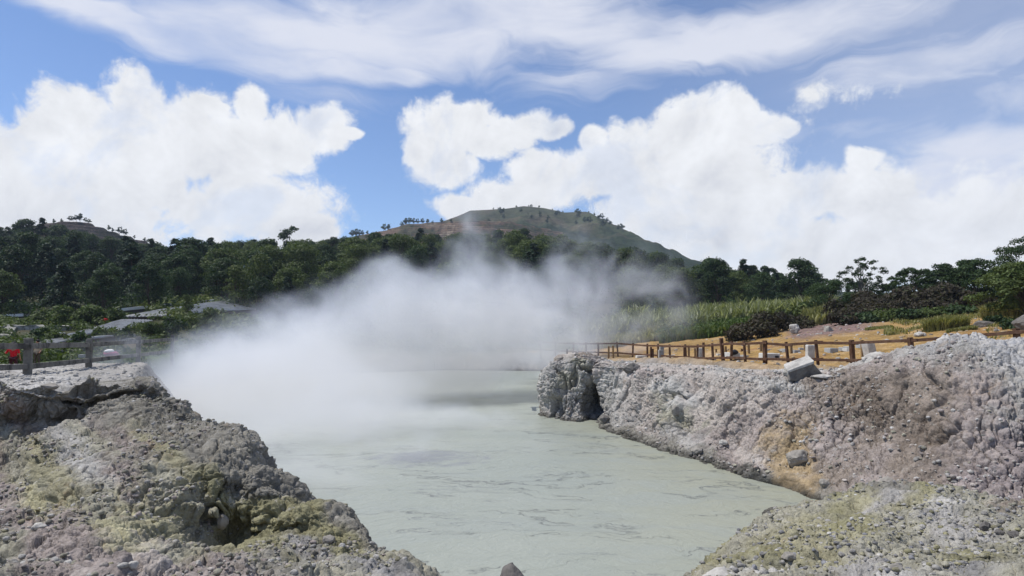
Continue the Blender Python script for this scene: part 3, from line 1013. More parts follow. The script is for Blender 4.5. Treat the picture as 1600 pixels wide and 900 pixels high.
# the churned grey patch in the middle, where the mud boils
px_, py_, _ = P(665, 712, CZ * F / (712 - 510.0))
pv = t.v('MULTIPLY', t.v('SUBTRACT', t.v('MULTIPLY_ADD', t.v('SUBTRACT', t.noise(pos, 0.8, 6, 0.7, 0.5, True), (0.5, 0.5, 0.5)), (5.0, 3.5, 0), pos), (px_, py_, 0)), (1 / 2.0, 1 / 1.3, 0))
pat = t.ramp(t.m('ADD', t.v('LENGTH', pv), t.m('MULTIPLY', t.noise(pos, 1.3, 6, 0.7), 0.8)), 0.9, 1.5, 1.0, 0.0)
pat = t.m('MULTIPLY', pat, t.ramp(t.noise(str_, 1.1, 8, 0.7, 0.6), 0.36, 0.56))
c = t.mix(t.m('MULTIPLY', pat, 0.7), c, (0.185, 0.19, 0.21))
c = t.mix(t.ramp(t.noise(pos, 9.0, 3, 0.6), 0.70, 0.76, 0.0, 0.5), c, (0.16, 0.16, 0.13))
hb = t.m('ADD', t.m('MULTIPLY', t.noise(t.mapping(wv, rot=(0, 0, R(35)), sc=(1, 2.2, 1)), 1.6, 5, 0.6), 1.0), t.m('MULTIPLY', t.noise(pos, 9.0, 4, 0.6), 0.16))
hb = t.m('SUBTRACT', hb, t.m('MULTIPLY', lw, 0.2))
finish(t, c, 0.38, hb, 0.55, 0.10, 0.38)
M['mud'] = m
xs = np.linspace(-34, 24, 260)
ys = np.linspace(-2, 74, 330)
X_, Y_ = np.meshgrid(xs, ys)
p_ = np.stack([X_.ravel(), Y_.ravel(), np.zeros(X_.size)], 1)
p_[:, 2] = 0.012 * fbm(p_ * 1.3, 3, 0.5, 81)
# low boiling dome where the grey patch churns
p_[:, 2] += 0.05 * np.exp(-(((p_[:, 0] - px_) / 1.8) ** 2 + ((p_[:, 1] - py_) / 1.3) ** 2))
idx = np.arange(X_.size).reshape(X_.shape)
f_ = np.stack([idx[:-1, :-1], idx[:-1, 1:], idx[1:, 1:], idx[1:, :-1]], -1).reshape(-1, 4)
mud = mesh_np('mud_pool', p_, f_, M['mud'])
tag(mud, kind='structure')

# ------------------------------------------------------------------ far mountains
def mat_mountain(name, grass, dark, bare, terr):
    m, t = new_mat(name)
    g = t.n('ShaderNodeNewGeometry')
    pos = g.outputs['Position']
    gly = t.noise(t.v('MULTIPLY', pos, (1.0, 0.25, 0.25)), 0.035, 6, 0.65, 0.4)
    base = t.n('ShaderNodeAttribute', {'attribute_name': 'mineral'}).outputs['Color']
    n = t.noise(pos, 0.02, 8, 0.65, 0.3)
    n2 = t.noise(pos, 0.09, 6, 0.7)
    k = t.m('ADD', 1.0, t.m('ADD', t.m('MULTIPLY', t.m('SUBTRACT', n, 0.5), 1.1), t.m('MULTIPLY', t.m('SUBTRACT', n2, 0.5), 1.8)))
    k = t.m('ADD', k, t.m('MULTIPLY', t.m('SUBTRACT', gly, 0.5), 1.6))
    kk = t.n('ShaderNodeCombineColor', None, Red=k, Green=k, Blue=k).outputs[0]
    c = t.mix(1.0, base, kk, 'MULTIPLY')
    trees = t.ramp(t.m('ADD', n2, t.m('MULTIPLY', n, 0.6)), 0.86, 0.93)
    c = t.mix(t.m('MULTIPLY', trees, 0.6), c, dark)
    finish(t, c, 0.95, t.m('ADD', n2, gly), 1.0, 6.0, 0.05)
    return m


M['mountain'] = mat_mountain('mountain_scrub', 0, (0.022, 0.035, 0.022), 0, 0)


def mountain(name, prof, Y0, depth, base_z, nx, ny, xpad, colfn, gull=0.1, seed=90, terrace=None, back=0.8):
    pxs = np.array([p[0] for p in prof], float)
    Xr = np.array([P(p[0], p[1], Y0)[0] for p in prof])
    Zr = np.array([P(p[0], p[1], Y0)[2] for p in prof])
    xs = np.linspace(Xr[0] - xpad, Xr[-1] + xpad, nx)
    vs = np.linspace(-1, back, ny)
    X, V = np.meshgrid(xs, vs)
    zr = np.interp(X, np.concatenate([[Xr[0] - xpad], Xr, [Xr[-1] + xpad]]), np.concatenate([[base_z], Zr, [base_z]]))
    h = zr - base_z
    a = np.abs(V)
    fall = np.where(V < 0, 1 - a ** 1.15, 1 - (a / back) ** 1.5 * 0.9)
    Y = Y0 + V * depth + 0.05 * depth * 0
    q3 = np.stack([X.ravel(), Y.ravel() * 0.35, np.zeros(X.size)], 1)
    gl = ridged(q3 * (2.2 / depth * 4.0), 5, 0.5, seed).reshape(X.shape)
    q4 = np.stack([X.ravel(), Y.ravel(), np.zeros(X.size)], 1)
    g2 = fbm(q4 * (14.0 / depth), 4, 0.55, seed + 5).reshape(X.shape)
    Z = base_z + h * fall + h * gull * (gl - 0.95) * np.clip(a * 1.6, 0, 1) * (1 - np.clip(a, 0, 1)) * 1.5 + h * gull * 0.35 * g2 * np.clip(a * 2.5, 0.06, 1) * 0.6
    T = np.zeros_like(Z)
    if terrace:
        step, mask = terrace
        mk = mask(X, V)
        zz = Z / step
        st = (np.floor(zz) + sstep(0.62, 0.95, zz - np.floor(zz))) * step
        T = mk
        Z = Z * (1 - mk) + st * mk
    C = colfn(X, V, Z, gl, g2, T, (Z / (terrace[0] if terrace else 5.0)) % 1.0)
    idx = np.arange(X.size).reshape(X.shape)
    f = np.stack([idx[:-1, :-1], idx[:-1, 1:], idx[1:, 1:], idx[1:, :-1]], -1).reshape(-1, 4)
    o = mesh_np(name, np.stack([X.ravel(), Y.ravel(), Z.ravel()], 1), f, M['mountain'], None, True, C.reshape(-1, 3))
    tag(o, kind='structure')
    return o, (X, Y, Z)


def L3(a, b, w_):
    return a * (1 - w_[..., None]) + np.array(b) * w_[..., None]


def col_main(X, V, Z, gl, g2, T, ph):
    c = np.tile(np.array([0.074, 0.080, 0.044]), X.shape + (1,))
    c = L3(c, (0.085, 0.110, 0.050), sstep(40, 150, X + 40 * g2) * 0.8)
    c = L3(c, (0.115, 0.092, 0.066), sstep(0.0, 0.4, g2) * 0.6)
    c = L3(c, (0.028, 0.044, 0.026), sstep(-0.25, -0.50, V + 0.35 * g2) * 0.85)
    c = L3(c, (0.035, 0.050, 0.028), sstep(0.15, -0.15, gl) * 0.65)
    return c


PROF_M = [(560, 395), (620, 372), (680, 350), (715, 338), (735, 329), (760, 328), (790, 326), (818, 322), (850, 325), (882, 332), (915, 331), (935, 340), (952, 351), (975, 364), (1000, 383), (1028, 404), (1050, 424), (1078, 452), (1110, 485)]
mnt, MG = mountain('mountain', PROF_M, 900, 520, 20, 560, 420, 120, col_main, 0.16, 90)


def col_terr(X, V, Z, gl, g2, T, ph):
    c = np.tile(np.array([0.115, 0.082, 0.060]), X.shape + (1,))
    c = L3(c, (0.20, 0.135, 0.095), sstep(0.55, 0.80, ph) * 0.9)
    c = L3(c, (0.24, 0.20, 0.15), sstep(0.1, 0.5, g2) * sstep(0.5, 0.7, ph))
    c = L3(c, (0.050, 0.062, 0.030), sstep(0.05, -0.25, g2) * 0.75)
    return c


PROF_T = [(500, 384), (540, 371), (560, 368), (600, 360), (625, 353), (640, 349), (690, 347), (740, 344), (800, 347), (850, 356), (900, 368), (960, 400)]
ter, TG = mountain('terraced_hill', PROF_T, 640, 260, 15, 520, 460, 60, col_terr, 0.08, 120, (3.2, lambda X, V: np.ones_like(X) * 0.95))


def col_far(X, V, Z, gl, g2, T, ph):
    c = np.tile(np.array([0.060, 0.052, 0.042]), X.shape + (1,))
    c = L3(c, (0.105, 0.080, 0.068), sstep(0.5, 0.75, ph) * 0.9)
    c = L3(c, (0.030, 0.036, 0.022), sstep(0.05, -0.25, g2) * 0.7)
    return c


PROF_F = [(20, 362), (60, 350), (90, 348), (112, 344), (130, 345), (155, 354), (180, 363), (205, 370), (235, 379), (270, 390), (330, 405)]
far, FG = mountain('farmed_hill', PROF_F, 400, 150, 15, 420, 300, 40, col_far, 0.08, 150, (2.6, lambda X, V: np.ones_like(X) * 0.95))


# ------------------------------------------------------------------ plants: leaf clouds, trunks, trees
def leaf_quads(C, Nn, size, r):
    """C (n,3) centres, Nn (n,3) leaf normals, size (n,)"""
    n = len(C)
    a = r.normal(size=(n, 3))
    t1 = np.cross(Nn, a)
    t1 /= np.linalg.norm(t1, axis=1, keepdims=True) + 1e-9
    t2 = np.cross(Nn, t1)
    s = size[:, None] * 0.5
    l = r.uniform(1.0, 1.7, (n, 1))
    V = np.stack([C - t1 * s * l, C - t2 * s * 0.8 + t1 * s * 0.1, C + t1 * s * l + Nn * s * 0.25, C + t2 * s * 0.8], 1).reshape(-1, 3)
    Fq = np.arange(n * 4).reshape(n, 4)
    return V, Fq


def clump_leaves(clumps, n, size, r, fill=0.55):
    """leaves through a set of ellipsoid clumps (cx,cy,cz,rx,ry,rz)"""
    cl = np.array(clumps, float)
    wgt = (cl[:, 3] * cl[:, 4] + cl[:, 3] * cl[:, 5]) ** 1.0
    k = r.choice(len(cl), n, p=wgt / wgt.sum())
    d = r.normal(size=(n, 3))
    d /= np.linalg.norm(d, axis=1, keepdims=True)
    d[:, 2] = np.where((d[:, 2] < -0.25) & (r.random(n) < 0.65), -d[:, 2], d[:, 2])
    rr = r.uniform(fill, 1.05, (n, 1)) ** 0.8
    q = d * rr
    C = cl[k, :3] + q * cl[k, 3:6]
    C += r.normal(size=(n, 3)) * size * 0.35
    N = d * 0.7 + r.normal(size=(n, 3)) * 0.55 + np.array([0, 0, 0.35])
    N /= np.linalg.norm(N, axis=1, keepdims=True)
    return leaf_quads(C, N, size * r.uniform(0.55, 1.35, n), r)


def limb_mb(mb, p0, p1, r0, r1, r, n=5, sag=0.12, seg=4):
    p0, p1 = Vector(p0), Vector(p1)
    L = (p1 - p0).length
    pts, rad = [], []
    for i in range(seg + 1):
        t = i / seg
        p = p0.lerp(p1, t) + Vector(r.normal(size=3)) * L * 0.045 * (0 < i < seg) + Vector((0, 0, math.sin(t * math.pi) * sag * L))
        pts.append(p)
        rad.append(r0 + (r1 - r0) * t)
    mb.tube(pts, rad, n, False)
    return pts


def broad_tree(seed, H=10.0, W=7.5, nclump=22, nleaf=2600, leaf=0.42, leafmat='leaf_dark', name='broadleaf_tree', bare=0.22, csize=(0.16, 0.27), lean=0.0, trunk='trunk', flat=1.0, fill=0.55, low=0.25):
    r = np.random.default_rng(seed)
    root = empty(name)
    cl = []
    for i in range(nclump):
        a = r.uniform(0, 2 * math.pi)
        v = r.uniform(0, 1) ** 0.8
        prof = math.sin(math.pi * (0.18 + 0.78 * v) ** 0.85) ** 0.7
        rad_ = (0.25 + 0.75 * r.random() ** 0.6) * prof * W / 2 * 0.82
        z = H * (bare + (0.96 - bare) * v * flat + (1 - flat) * 0.8 * (1 - bare))
        s = H * r.uniform(*csize) * 0.62
        cl.append((math.cos(a) * rad_ + lean * z, math.sin(a) * rad_, z - s * 0.3, s * r.uniform(0.9, 1.35), s * r.uniform(0.9, 1.35), s * r.uniform(0.55, 0.8)))
    V, Fq = clump_leaves(cl, nleaf, leaf, r, fill)
    V[:, 2] = np.maximum(V[:, 2], 0.05)
    mesh_np('crown', V, Fq, M[leafmat], root, False)
    mb = MB()
    tr = H * 0.020
    tp = limb_mb(mb, (0, 0, -0.5), (lean * H * 0.6 + r.normal() * 0.02 * H, r.normal() * 0.02 * H, H * 0.72), tr, tr * 0.35, r, 7, 0.0, 6)
    for c in cl[::2]:
        i = min(len(tp) - 2, max(1, int((c[2] / H) * 5.5) - 1))
        limb_mb(mb, tp[i], c[:3], tr * 0.5, tr * 0.12, r, 5, 0.05, 4)
    mb.build('trunk', M[trunk], root, True)
    return root


def conifer_tree(seed, H=11.0, W=4.6, nleaf=2400, leaf=0.40, leafmat='leaf_conifer', name='conifer_tree'):
    r = np.random.default_rng(seed)
    root = empty(name)
    n = nleaf
    nb = 90
    bz = np.sort(r.uniform(0.10, 0.98, nb))
    ba = r.uniform(0, 2 * math.pi, nb)
    bl = (1 - bz) ** 0.75 * W / 2 * r.uniform(0.65, 1.15, nb) + 0.12
    k = r.integers(0, nb, n)
    t = r.uniform(0.15, 1.0, n) ** 0.7
    x = np.cos(ba[k]) * bl[k] * t + r.normal(size=n) * 0.16
    y = np.sin(ba[k]) * bl[k] * t + r.normal(size=n) * 0.16
    z = bz[k] * H + bl[k] * t * (0.28 - 0.45 * t) + r.normal(size=n) * 0.13
    C = np.stack([x, y, z], 1)
    N = np.stack([np.cos(ba[k]) * 0.4, np.sin(ba[k]) * 0.4, np.ones(n)], 1) + r.normal(size=(n, 3)) * 0.45
    N /= np.linalg.norm(N, axis=1, keepdims=True)
    V, Fq = leaf_quads(C, N, leaf * r.uniform(0.6, 1.4, n), r)
    V[:, 2] = np.maximum(V[:, 2], 0.05)
    mesh_np('crown', V, Fq, M[leafmat], root, False)
    mb = MB()
    limb_mb(mb, (0, 0, -0.5), (r.normal() * 0.1, r.normal() * 0.1, H * 0.97), H * 0.016, H * 0.003, r, 6, 0.0, 5)
    mb.build('trunk', M['trunk'], root, True)
    return root


def bush(seed, W=3.0, H=2.0, nleaf=1200, leaf=0.28, leafmat='leaf_dark', name='bush', ncl=12):
    r = np.random.default_rng(seed)
    root = empty(name)
    cl = []
    for i in range(ncl):
        a, q = r.uniform(0, 2 * math.pi), r.uniform(0, 1) ** 0.6
        s = W * r.uniform(0.14, 0.24)
        z = H * (0.2 + 0.62 * r.random() * math.sqrt(max(0.05, 1 - q * q * 0.9)))
        cl.append((math.cos(a) * q * W * 0.38, math.sin(a) * q * W * 0.38, z, s, s, s * 0.75))
    V, Fq = clump_leaves(cl, nleaf, leaf, r, 0.4)
    V[:, 2] = np.maximum(V[:, 2], -0.05)
    mesh_np('foliage', V, Fq, M[leafmat], root, False)
    mb = MB()
    for c in cl[::2]:
        limb_mb(mb, (c[0] * 0.2, c[1] * 0.2, -0.3), c[:3], W * 0.016, W * 0.005, r, 4, 0.05, 3)
    mb.build('stems', M['trunk'], root, True)
    return root


protos = {
    'b0': broad_tree(11, 10, 8.0, 34, 6500, 0.28, 'leaf_dark', csize=(0.12, 0.24)),
    'b1': broad_tree(12, 10, 6.4, 34, 6000, 0.26, 'leaf_dark', bare=0.15),
    'b2': broad_tree(13, 10, 8.4, 40, 7000, 0.28, 'leaf_mid', bare=0.12),
    'b3': broad_tree(14, 10, 6.8, 30, 5600, 0.27, 'leaf_dark', bare=0.28, csize=(0.13, 0.24)),
    'b4': broad_tree(15, 10, 7.2, 36, 6200, 0.26, 'leaf_mid', bare=0.15),
    'c0': conifer_tree(21, 10, 7.0, 6000, 0.27),
    'c1': conifer_tree(22, 10, 5.6, 5600, 0.25),
    'c2': conifer_tree(23, 10, 7.8, 6400, 0.28),
}
used = set()


def plant(key, loc, h, rz, wide, label, cat, group, base=10.0):
    p = protos[key]
    if key in used:
        o = copy_tree(p)
    else:
        used.add(key)
        o = p
    for k_ in ('label', 'category', 'group'):
        if k_ in o: del o[k_]
    o.location = loc
    o.rotation_euler = (0, 0, rz)
    s = h / base
    o.scale = (s * wide, s * wide, s)
    tag(o, label, cat, group)
    return o


def sky_y(px, prof):
    return float(np.interp(px, [p[0] for p in prof], [p[1] for p in prof]))


ZONES = [(-1e9, 230, 'above the terraced fields'), (230, 480, 'left of the steam'), (480, 820, 'behind the thick steam'), (820, 1e9, 'behind the thin steam')]
SKYP = [(-250, 345), (0, 348), (20, 343), (75, 344), (95, 358), (130, 366), (180, 376), (240, 381), (300, 379), (345, 376), (400, 380), (450, 372), (520, 374), (560, 369), (600, 368), (640, 361), (700, 358), (760, 362), (800, 356), (840, 368), (880, 372), (900, 374), (940, 384), (975, 392), (1010, 398), (1055, 410)]
n_tree = 0
rows = [86, 94, 103, 113, 124, 136, 149, 163, 178, 193, 208]
for ri, D in enumerate(rows):
    step_m = 6.1 if D < 130 else (6.6 if D < 170 else 6.4)
    px = -70 + rnd.uniform(0, 40)
    top = D == rows[-1]
    while px < 1060:
        dpx = step_m * F / D
        x0 = px + rnd.uniform(-0.25, 0.25) * dpx
        DD = D + rnd.uniform(-3, 3)
        skip = (D < 92 and 180 < x0 < 330 and rnd.random() < 0.7) or (D < 115 and 520 < x0 and rnd.random() < 0.45) or (D < 92 and x0 > 420 and rnd.random() < 0.6)
        if x0 > 870 and D > 180 and not top: skip = rnd.random() < 0.5
        if not skip:
            loc = at(x0, DD)
            if top:
                zt = CZ + ray(x0, sky_y(x0, SKYP))[1] * DD
                h = min(13.5, max(5.0, (zt - loc[2]) * rnd.uniform(0.92, 1.12)))
            else:
                h = rnd.uniform(6.8, 10.5) if D > 100 else rnd.uniform(5.5, 8)
            con = rnd.random() < (0.30 if x0 < 330 else 0.16)
            if con:
                key = rnd.choice(['c0', 'c1', 'c2'])
            else:
                bright = 0.15 if x0 < 350 else 0.5
                key = rnd.choice(['b2', 'b4']) if rnd.random() < bright else rnd.choice(['b0', 'b1', 'b3'])
            zn = [z for z in ZONES if z[0] <= x0 < z[1]][0][2]
            kind = 'dark conifer' if con else ('mid green broadleaf tree' if key in ('b2', 'b4') else 'dark green broadleaf tree')
            where = ('on the wood skyline ' if top else 'inside the dense wood ') + zn
            plant(key, (loc[0], loc[1], loc[2] - 0.2), h, rnd.uniform(0, 6.28), rnd.uniform(0.85, 1.2), kind + ' ' + where, 'tree', ('skyline ' if top else '') + kind + 's ' + zn)
            n_tree += 1
        px += dpx
# wood on the right, behind the reeds
for D, a, b in ((98, 1035, 1285), (107, 1020, 1290), (117, 1040, 1290), (128, 1050, 1300), (141, 1050, 1330)):
    px = a + rnd.uniform(0, 25)
    top = D == 141
    while px < b:
        loc = at(px, D + rnd.uniform(-3, 3))
        h = rnd.uniform(5.5, 8.5)
        if top:
            zt = CZ + ray(px, sky_y(px, SKY_R) - 3)[1] * loc[1]
            h = min(11, max(4.0, (zt - loc[2]) * rnd.uniform(0.95, 1.15)))
        con = rnd.random() < 0.25
        key = rnd.choice(['c0', 'c1', 'c2']) if con else rnd.choice(['b0', 'b1', 'b3', 'b0', 'b4'])
        kind = 'dark conifer' if con else ('mid green broadleaf tree' if key == 'b4' else 'dark green broadleaf tree')
        where = 'on the skyline right of the mountain' if top else 'in the dark wood behind the pale reeds'
        plant(key, (loc[0], loc[1], loc[2] - 0.2), h, rnd.uniform(0, 6.28), rnd.uniform(0.95, 1.25), kind + ' ' + where, 'tree', kind + 's ' + where)
        n_tree += 1
        px += 6.0 * F / D
print('forest trees', n_tree)

# undergrowth between the trunks: an uncountable mass
r_ = np.random.default_rng(5)
cl = []
def scatter_clumps(n, pxa, pxb, Da, Db, ra, rb, hz=0.6):
    Ds = np.sqrt(r_.uniform(Da ** 2, Db ** 2, n))
    ps = r_.uniform(pxa, pxb, n)
    xs_ = (ps - 800) / F * Ds
    zs_ = ground_z(xs_, Ds)
    rs_ = r_.uniform(ra, rb, n)
    return [(xs_[i], Ds[i], zs_[i] + rs_[i] * 0.25, rs_[i], rs_[i], rs_[i] * hz) for i in range(n)]
cl = scatter_clumps(1500, -120, 1080, 84, 215, 1.2, 2.6) + scatter_clumps(260, 1030, 1330, 92, 150, 1.2, 2.4)
V, Fq = clump_leaves(cl, 150000, 0.36, r_, 0.3)
tag(mesh_np('undergrowth', V, Fq, M['leaf_dark'], None, False), kind='stuff')
cl = scatter_clumps(340, 200, 900, 80, 98, 0.7, 1.7) + scatter_clumps(150, 260, 470, 66, 84, 0.7, 1.6)
V, Fq = clump_leaves(cl, 26000, 0.34, r_, 0.3)
tag(mesh_np('scrub', V, Fq, M['leaf_olive'], None, False), kind='stuff')


# ------------------------------------------------------------------ trees one can tell apart
def z_at(px, py, D):
    return CZ + ray(px, py)[1] * D


def special(fn, px, D, top_y, label, group=None, cat='tree', wide=1.0, rz=0.0, base=10.0, sink=0.15):
    loc = at(px, D)
    h = z_at(px, top_y, D) - loc[2]
    root = fn
    root.location = (loc[0], loc[1], loc[2] - sink)
    s = h / base
    root.scale = (s * wide, s * wide, s)
    root.rotation_euler = (0, 0, rz)
    tag(root, label, cat, group)
    return root


special(broad_tree(31, 10, 6.2, 9, 700, 0.42, 'leaf_dark', 'slender_tree', bare=0.55, csize=(0.11, 0.17), fill=0.3), 455, 203, 352, 'slender tree with a round tuft of leaves standing above the skyline left of the steam')
special(broad_tree(32, 10, 7.5, 34, 3600, 0.30, 'leaf_olive', 'olive_tree', bare=0.05), 372, 88, 412, 'bright olive green tree at the edge of the wood above the steam', wide=0.95)
special(broad_tree(33, 10, 6.5, 24, 2600, 0.30, 'leaf_olive', 'olive_tree', bare=0.08), 404, 92, 392, 'olive green tree directly behind the bright olive one', wide=0.75)
special(broad_tree(34, 10, 7.5, 20, 2200, 0.32, 'leaf_mid', 'small_tree', bare=0.2, csize=(0.12, 0.2)), 292, 74, 458, 'small grey green tree at the right end of the plastic covered beds', wide=0.9)
special(broad_tree(35, 10, 13.0, 16, 3000, 0.30, 'leaf_dark', 'flat_topped_tree', bare=0.62, csize=(0.10, 0.16), flat=0.5, trunk='trunk'), 1176, 132, 412, 'flat topped tree reaching above the skyline of the right wood')
special(broad_tree(36, 10, 11, 40, 3200, 0.24, 'leaf_dark', 'airy_tree', bare=0.30, csize=(0.07, 0.12), trunk='trunk_pale', lean=0.02, fill=0.2), 1348, 66, 398, 'airy thin tree with pale bare branches against the white cloud')
special(broad_tree(37, 10, 17, 60, 11000, 0.30, 'leaf_dark', 'spreading_tree', bare=0.12, csize=(0.17, 0.26)), 1298, 64, 432, 'round dark tree with a bent trunk at the right end of the reeds')
special(broad_tree(38, 10, 15, 50, 8000, 0.32, 'leaf_dark', 'spreading_tree', bare=0.08), 1345, 69, 436, 'dark low tree below the airy thin tree')
special(broad_tree(39, 10, 15, 50, 8000, 0.32, 'leaf_dark', 'spreading_tree', bare=0.06, csize=(0.12, 0.2)), 1388, 66, 440, 'low dark tree to the right of the airy thin tree')
special(broad_tree(40, 10, 15, 60, 8000, 0.34, 'leaf_dark', 'spreading_tree', bare=0.10, csize=(0.10, 0.17)), 1425, 60, 415, 'loose dark tree with sky showing through its left side')
special(broad_tree(41, 10, 16, 70, 12000, 0.36, 'leaf_dark', 'spreading_tree', bare=0.05, csize=(0.14, 0.2)), 1470, 59, 409, 'dense dark tree with a knobbly top above the brown shrubs')
special(broad_tree(42, 10, 17, 80, 14000, 0.36, 'leaf_dark', 'spreading_tree', bare=0.05, csize=(0.15, 0.22)), 1522, 57, 402, 'broad rounded dark tree left of the large tree at the right edge')
special(broad_tree(43, 10, 14, 60, 9000, 0.36, 'leaf_dark', 'spreading_tree', bare=0.05), 1572, 57, 405, 'dark tree partly hidden by the large tree at the right edge')
special(broad_tree(44, 10, 9, 30, 5000, 0.24, 'leaf_dark', 'spreading_tree', bare=0.15), 1650, 58, 398, 'dark tree right of the frame edge on the slope')
special(broad_tree(46, 10, 9.5, 20, 4800, 0.20, 'leaf_dark', 'tall_tree', bare=0.62, csize=(0.13, 0.2)), 1612, 44, 362, 'tall dark tree rising above everything at the right edge')
special(broad_tree(45, 10, 15, 80, 26000, 0.26, 'leaf_mid', 'large_tree', bare=0.22, csize=(0.13, 0.21), lean=-0.12), 1612, 35, 404, 'large green spreading tree with crooked low limbs at the right edge', wide=1.25)

# trees on the mountain flank and far hills: small in the photograph, crown and trunk kept in one copy each
def ridge_pos(px, prof, D):
    y = float(np.interp(px, [p[0] for p in prof], [p[1] for p in prof]))
    x, yy, z = P(px, y, D)
    return x, D, z
tiny = broad_tree(51, 10, 8.5, 9, 260, 1.3, 'leaf_dark', 'ridge_tree', bare=0.3)
protos['t0'] = tiny
def far_tree(px, prof, D, hpx, label, group, dz=-0.8, wide=1.0):
    x, y, z = ridge_pos(px, prof, D)
    plant('t0', (x, y, z + dz), hpx * D / F, rnd.uniform(0, 6), wide, label, 'tree', group)
for px, h in ((84, 8), (96, 7), (109, 9), (114, 8), (119, 10), (125, 13), (133, 8), (139, 8), (170, 9), (176, 7), (187, 12), (195, 11), (210, 6), (226, 7), (231, 6)):
    far_tree(px, PROF_F, 396, h, 'small dark tree on the ridge of the farmed hill at far left', 'trees along the ridge of the far left hill')
for px, h in ((550, 12), (556, 13), (561, 11), (566, 9), (574, 7), (600, 12), (607, 10), (628, 8), (634, 12), (640, 11), (646, 10), (652, 9), (660, 9), (668, 8), (676, 5), (690, 8), (705, 7)):
    far_tree(px, PROF_T, 636, h, 'small dark tree on the ridge of the terraced hill', 'trees along the ridge of the terraced hill', -1.5)
for k_ in range(60):
    px = rnd.uniform(760, 1030)
    v = rnd.uniform(0.04, 0.40) if k_ % 3 else 0.0
    j = int(np.argmin(np.abs(MG[0][0] - (px - 800) / F * 900)))
    i = int((1 - v) / 1.8 * 419)
    plant('t0', (float(MG[0][i, j]), float(MG[1][i, j]), float(MG[2][i, j]) - 1), rnd.uniform(2.5, 4.5) if v < 0.01 else rnd.uniform(4, 8), rnd.uniform(0, 6), rnd.uniform(0.8, 1.3), 'small dark tree scattered on the open flank of the mountain', 'tree', 'trees scattered on the mountain')

# ------------------------------------------------------------------ bushes on the right
def bushes(lst, mats, label, group, seed0, cat='bush', name='bush', leaf=0.24, n=1500):
    for i, (px, D, top_y, wpx, txt) in enumerate(lst):
        W = wpx * D / F
        loc = at(px, D)
        H = max(0.4, z_at(px, top_y, D) - loc[2])
        b = bush(seed0 + i, W, H, int(n * max(0.5, W / 3)), leaf, mats[i % len(mats)], name)
        b.location = (loc[0], loc[1], loc[2] - 0.08)
        tag(b, label + ' ' + txt, cat, group)


bushes([(1322, 53, 468, 90, 'below the round dark tree'), (1365, 54, 456, 90, 'below the low dark tree'), (1410, 53, 448, 95, 'right of the airy tree'), (1452, 52, 446, 90, 'below the dense knobbly tree'), (1492, 50, 442, 85, 'below the broad rounded tree'), (1530, 48, 448, 60, 'touching the large tree')],
       ['leaf_brown'], 'reddish brown thicket', 'brown shrubs on the right slope', 300, 'shrub', 'brown_shrub', 0.20, 2600)
bushes([(1318, 49, 482, 70, 'beside the pointed rock'), (1360, 50, 474, 74, 'above the left green bushes'), (1405, 49, 470, 74, 'above the middle green bush'), (1448, 48, 468, 74, 'above the right green bushes')],
       ['leaf_brown'], 'low dusky brown shrub', 'low dusky shrubs on the right slope', 350, 'shrub', 'brown_shrub', 0.18, 2400)
bushes([(1345, 48, 492, 60, 'at the left end of the row'), (1385, 48, 484, 60, 'second from the left'), (1425, 47, 482, 60, 'in the middle of the row'), (1462, 46, 480, 56, 'second from the right'), (1496, 45, 476, 56, 'at the right end of the row')],
       ['leaf_dark', 'leaf_mid'], 'green bush below the brown thicket', 'green bushes below the brown thicket', 320, 'bush', 'bush', 0.18, 1900)
bushes([(1180, 47, 499, 74, 'lowest one, left'), (1206, 50, 488, 74, 'upper one, in the middle'), (1240, 51, 485, 66, 'behind the white boulder'), (1150, 48, 510, 60, 'at the lower left beside the green weeds')],
       ['leaf_brown'], 'dull brown heathy bush above the wooden fence', 'brown bushes above the wooden fence', 340, 'shrub', 'brown_shrub', 0.17, 2000)
bushes([(1590, 31, 500, 70, 'under the large tree'), (1560, 36, 508, 50, 'left of the large tree base')], ['leaf_dark'], 'shaded dark bush', None, 360, 'bush', 'bush', 0.14, 1500)
# bushes in the terraced fields
bushes([(72, 72, 484, 48, 'at the left end'), (98, 71, 476, 50, 'tall one left of centre'), (128, 71, 482, 46, 'in the centre'), (152, 72, 474, 46, 'tall one right of centre'), (180, 72, 478, 40, 'at the right end')],
       ['leaf_mid', 'leaf_bright'], 'leafy green bush above the terraces', 'leafy bushes above the terraces', 380, 'bush', 'bush', 0.22, 1900)
bushes([(68, 54, 505, 34, 'beside the lowest plastic strips'), (92, 54, 515, 40, 'left of the concrete post'), (128, 52, 514, 40, 'above the concrete post'), (166, 58, 506, 36, 'under the long pale terrace edge'), (196, 60, 508, 36, 'below the large plastic bed'), (236, 58, 500, 46, 'right end, near the steam'), (268, 62, 488, 50, 'at the steam edge'), (318, 70, 474, 60, 'behind the steam edge'), (150, 47, 522, 44, 'just above the top rail')],
       ['leaf_dark', 'leaf_mid'], 'dark bush growing on the terraces,', 'dark bushes on the terraces', 400, 'bush', 'bush', 0.2, 1300)


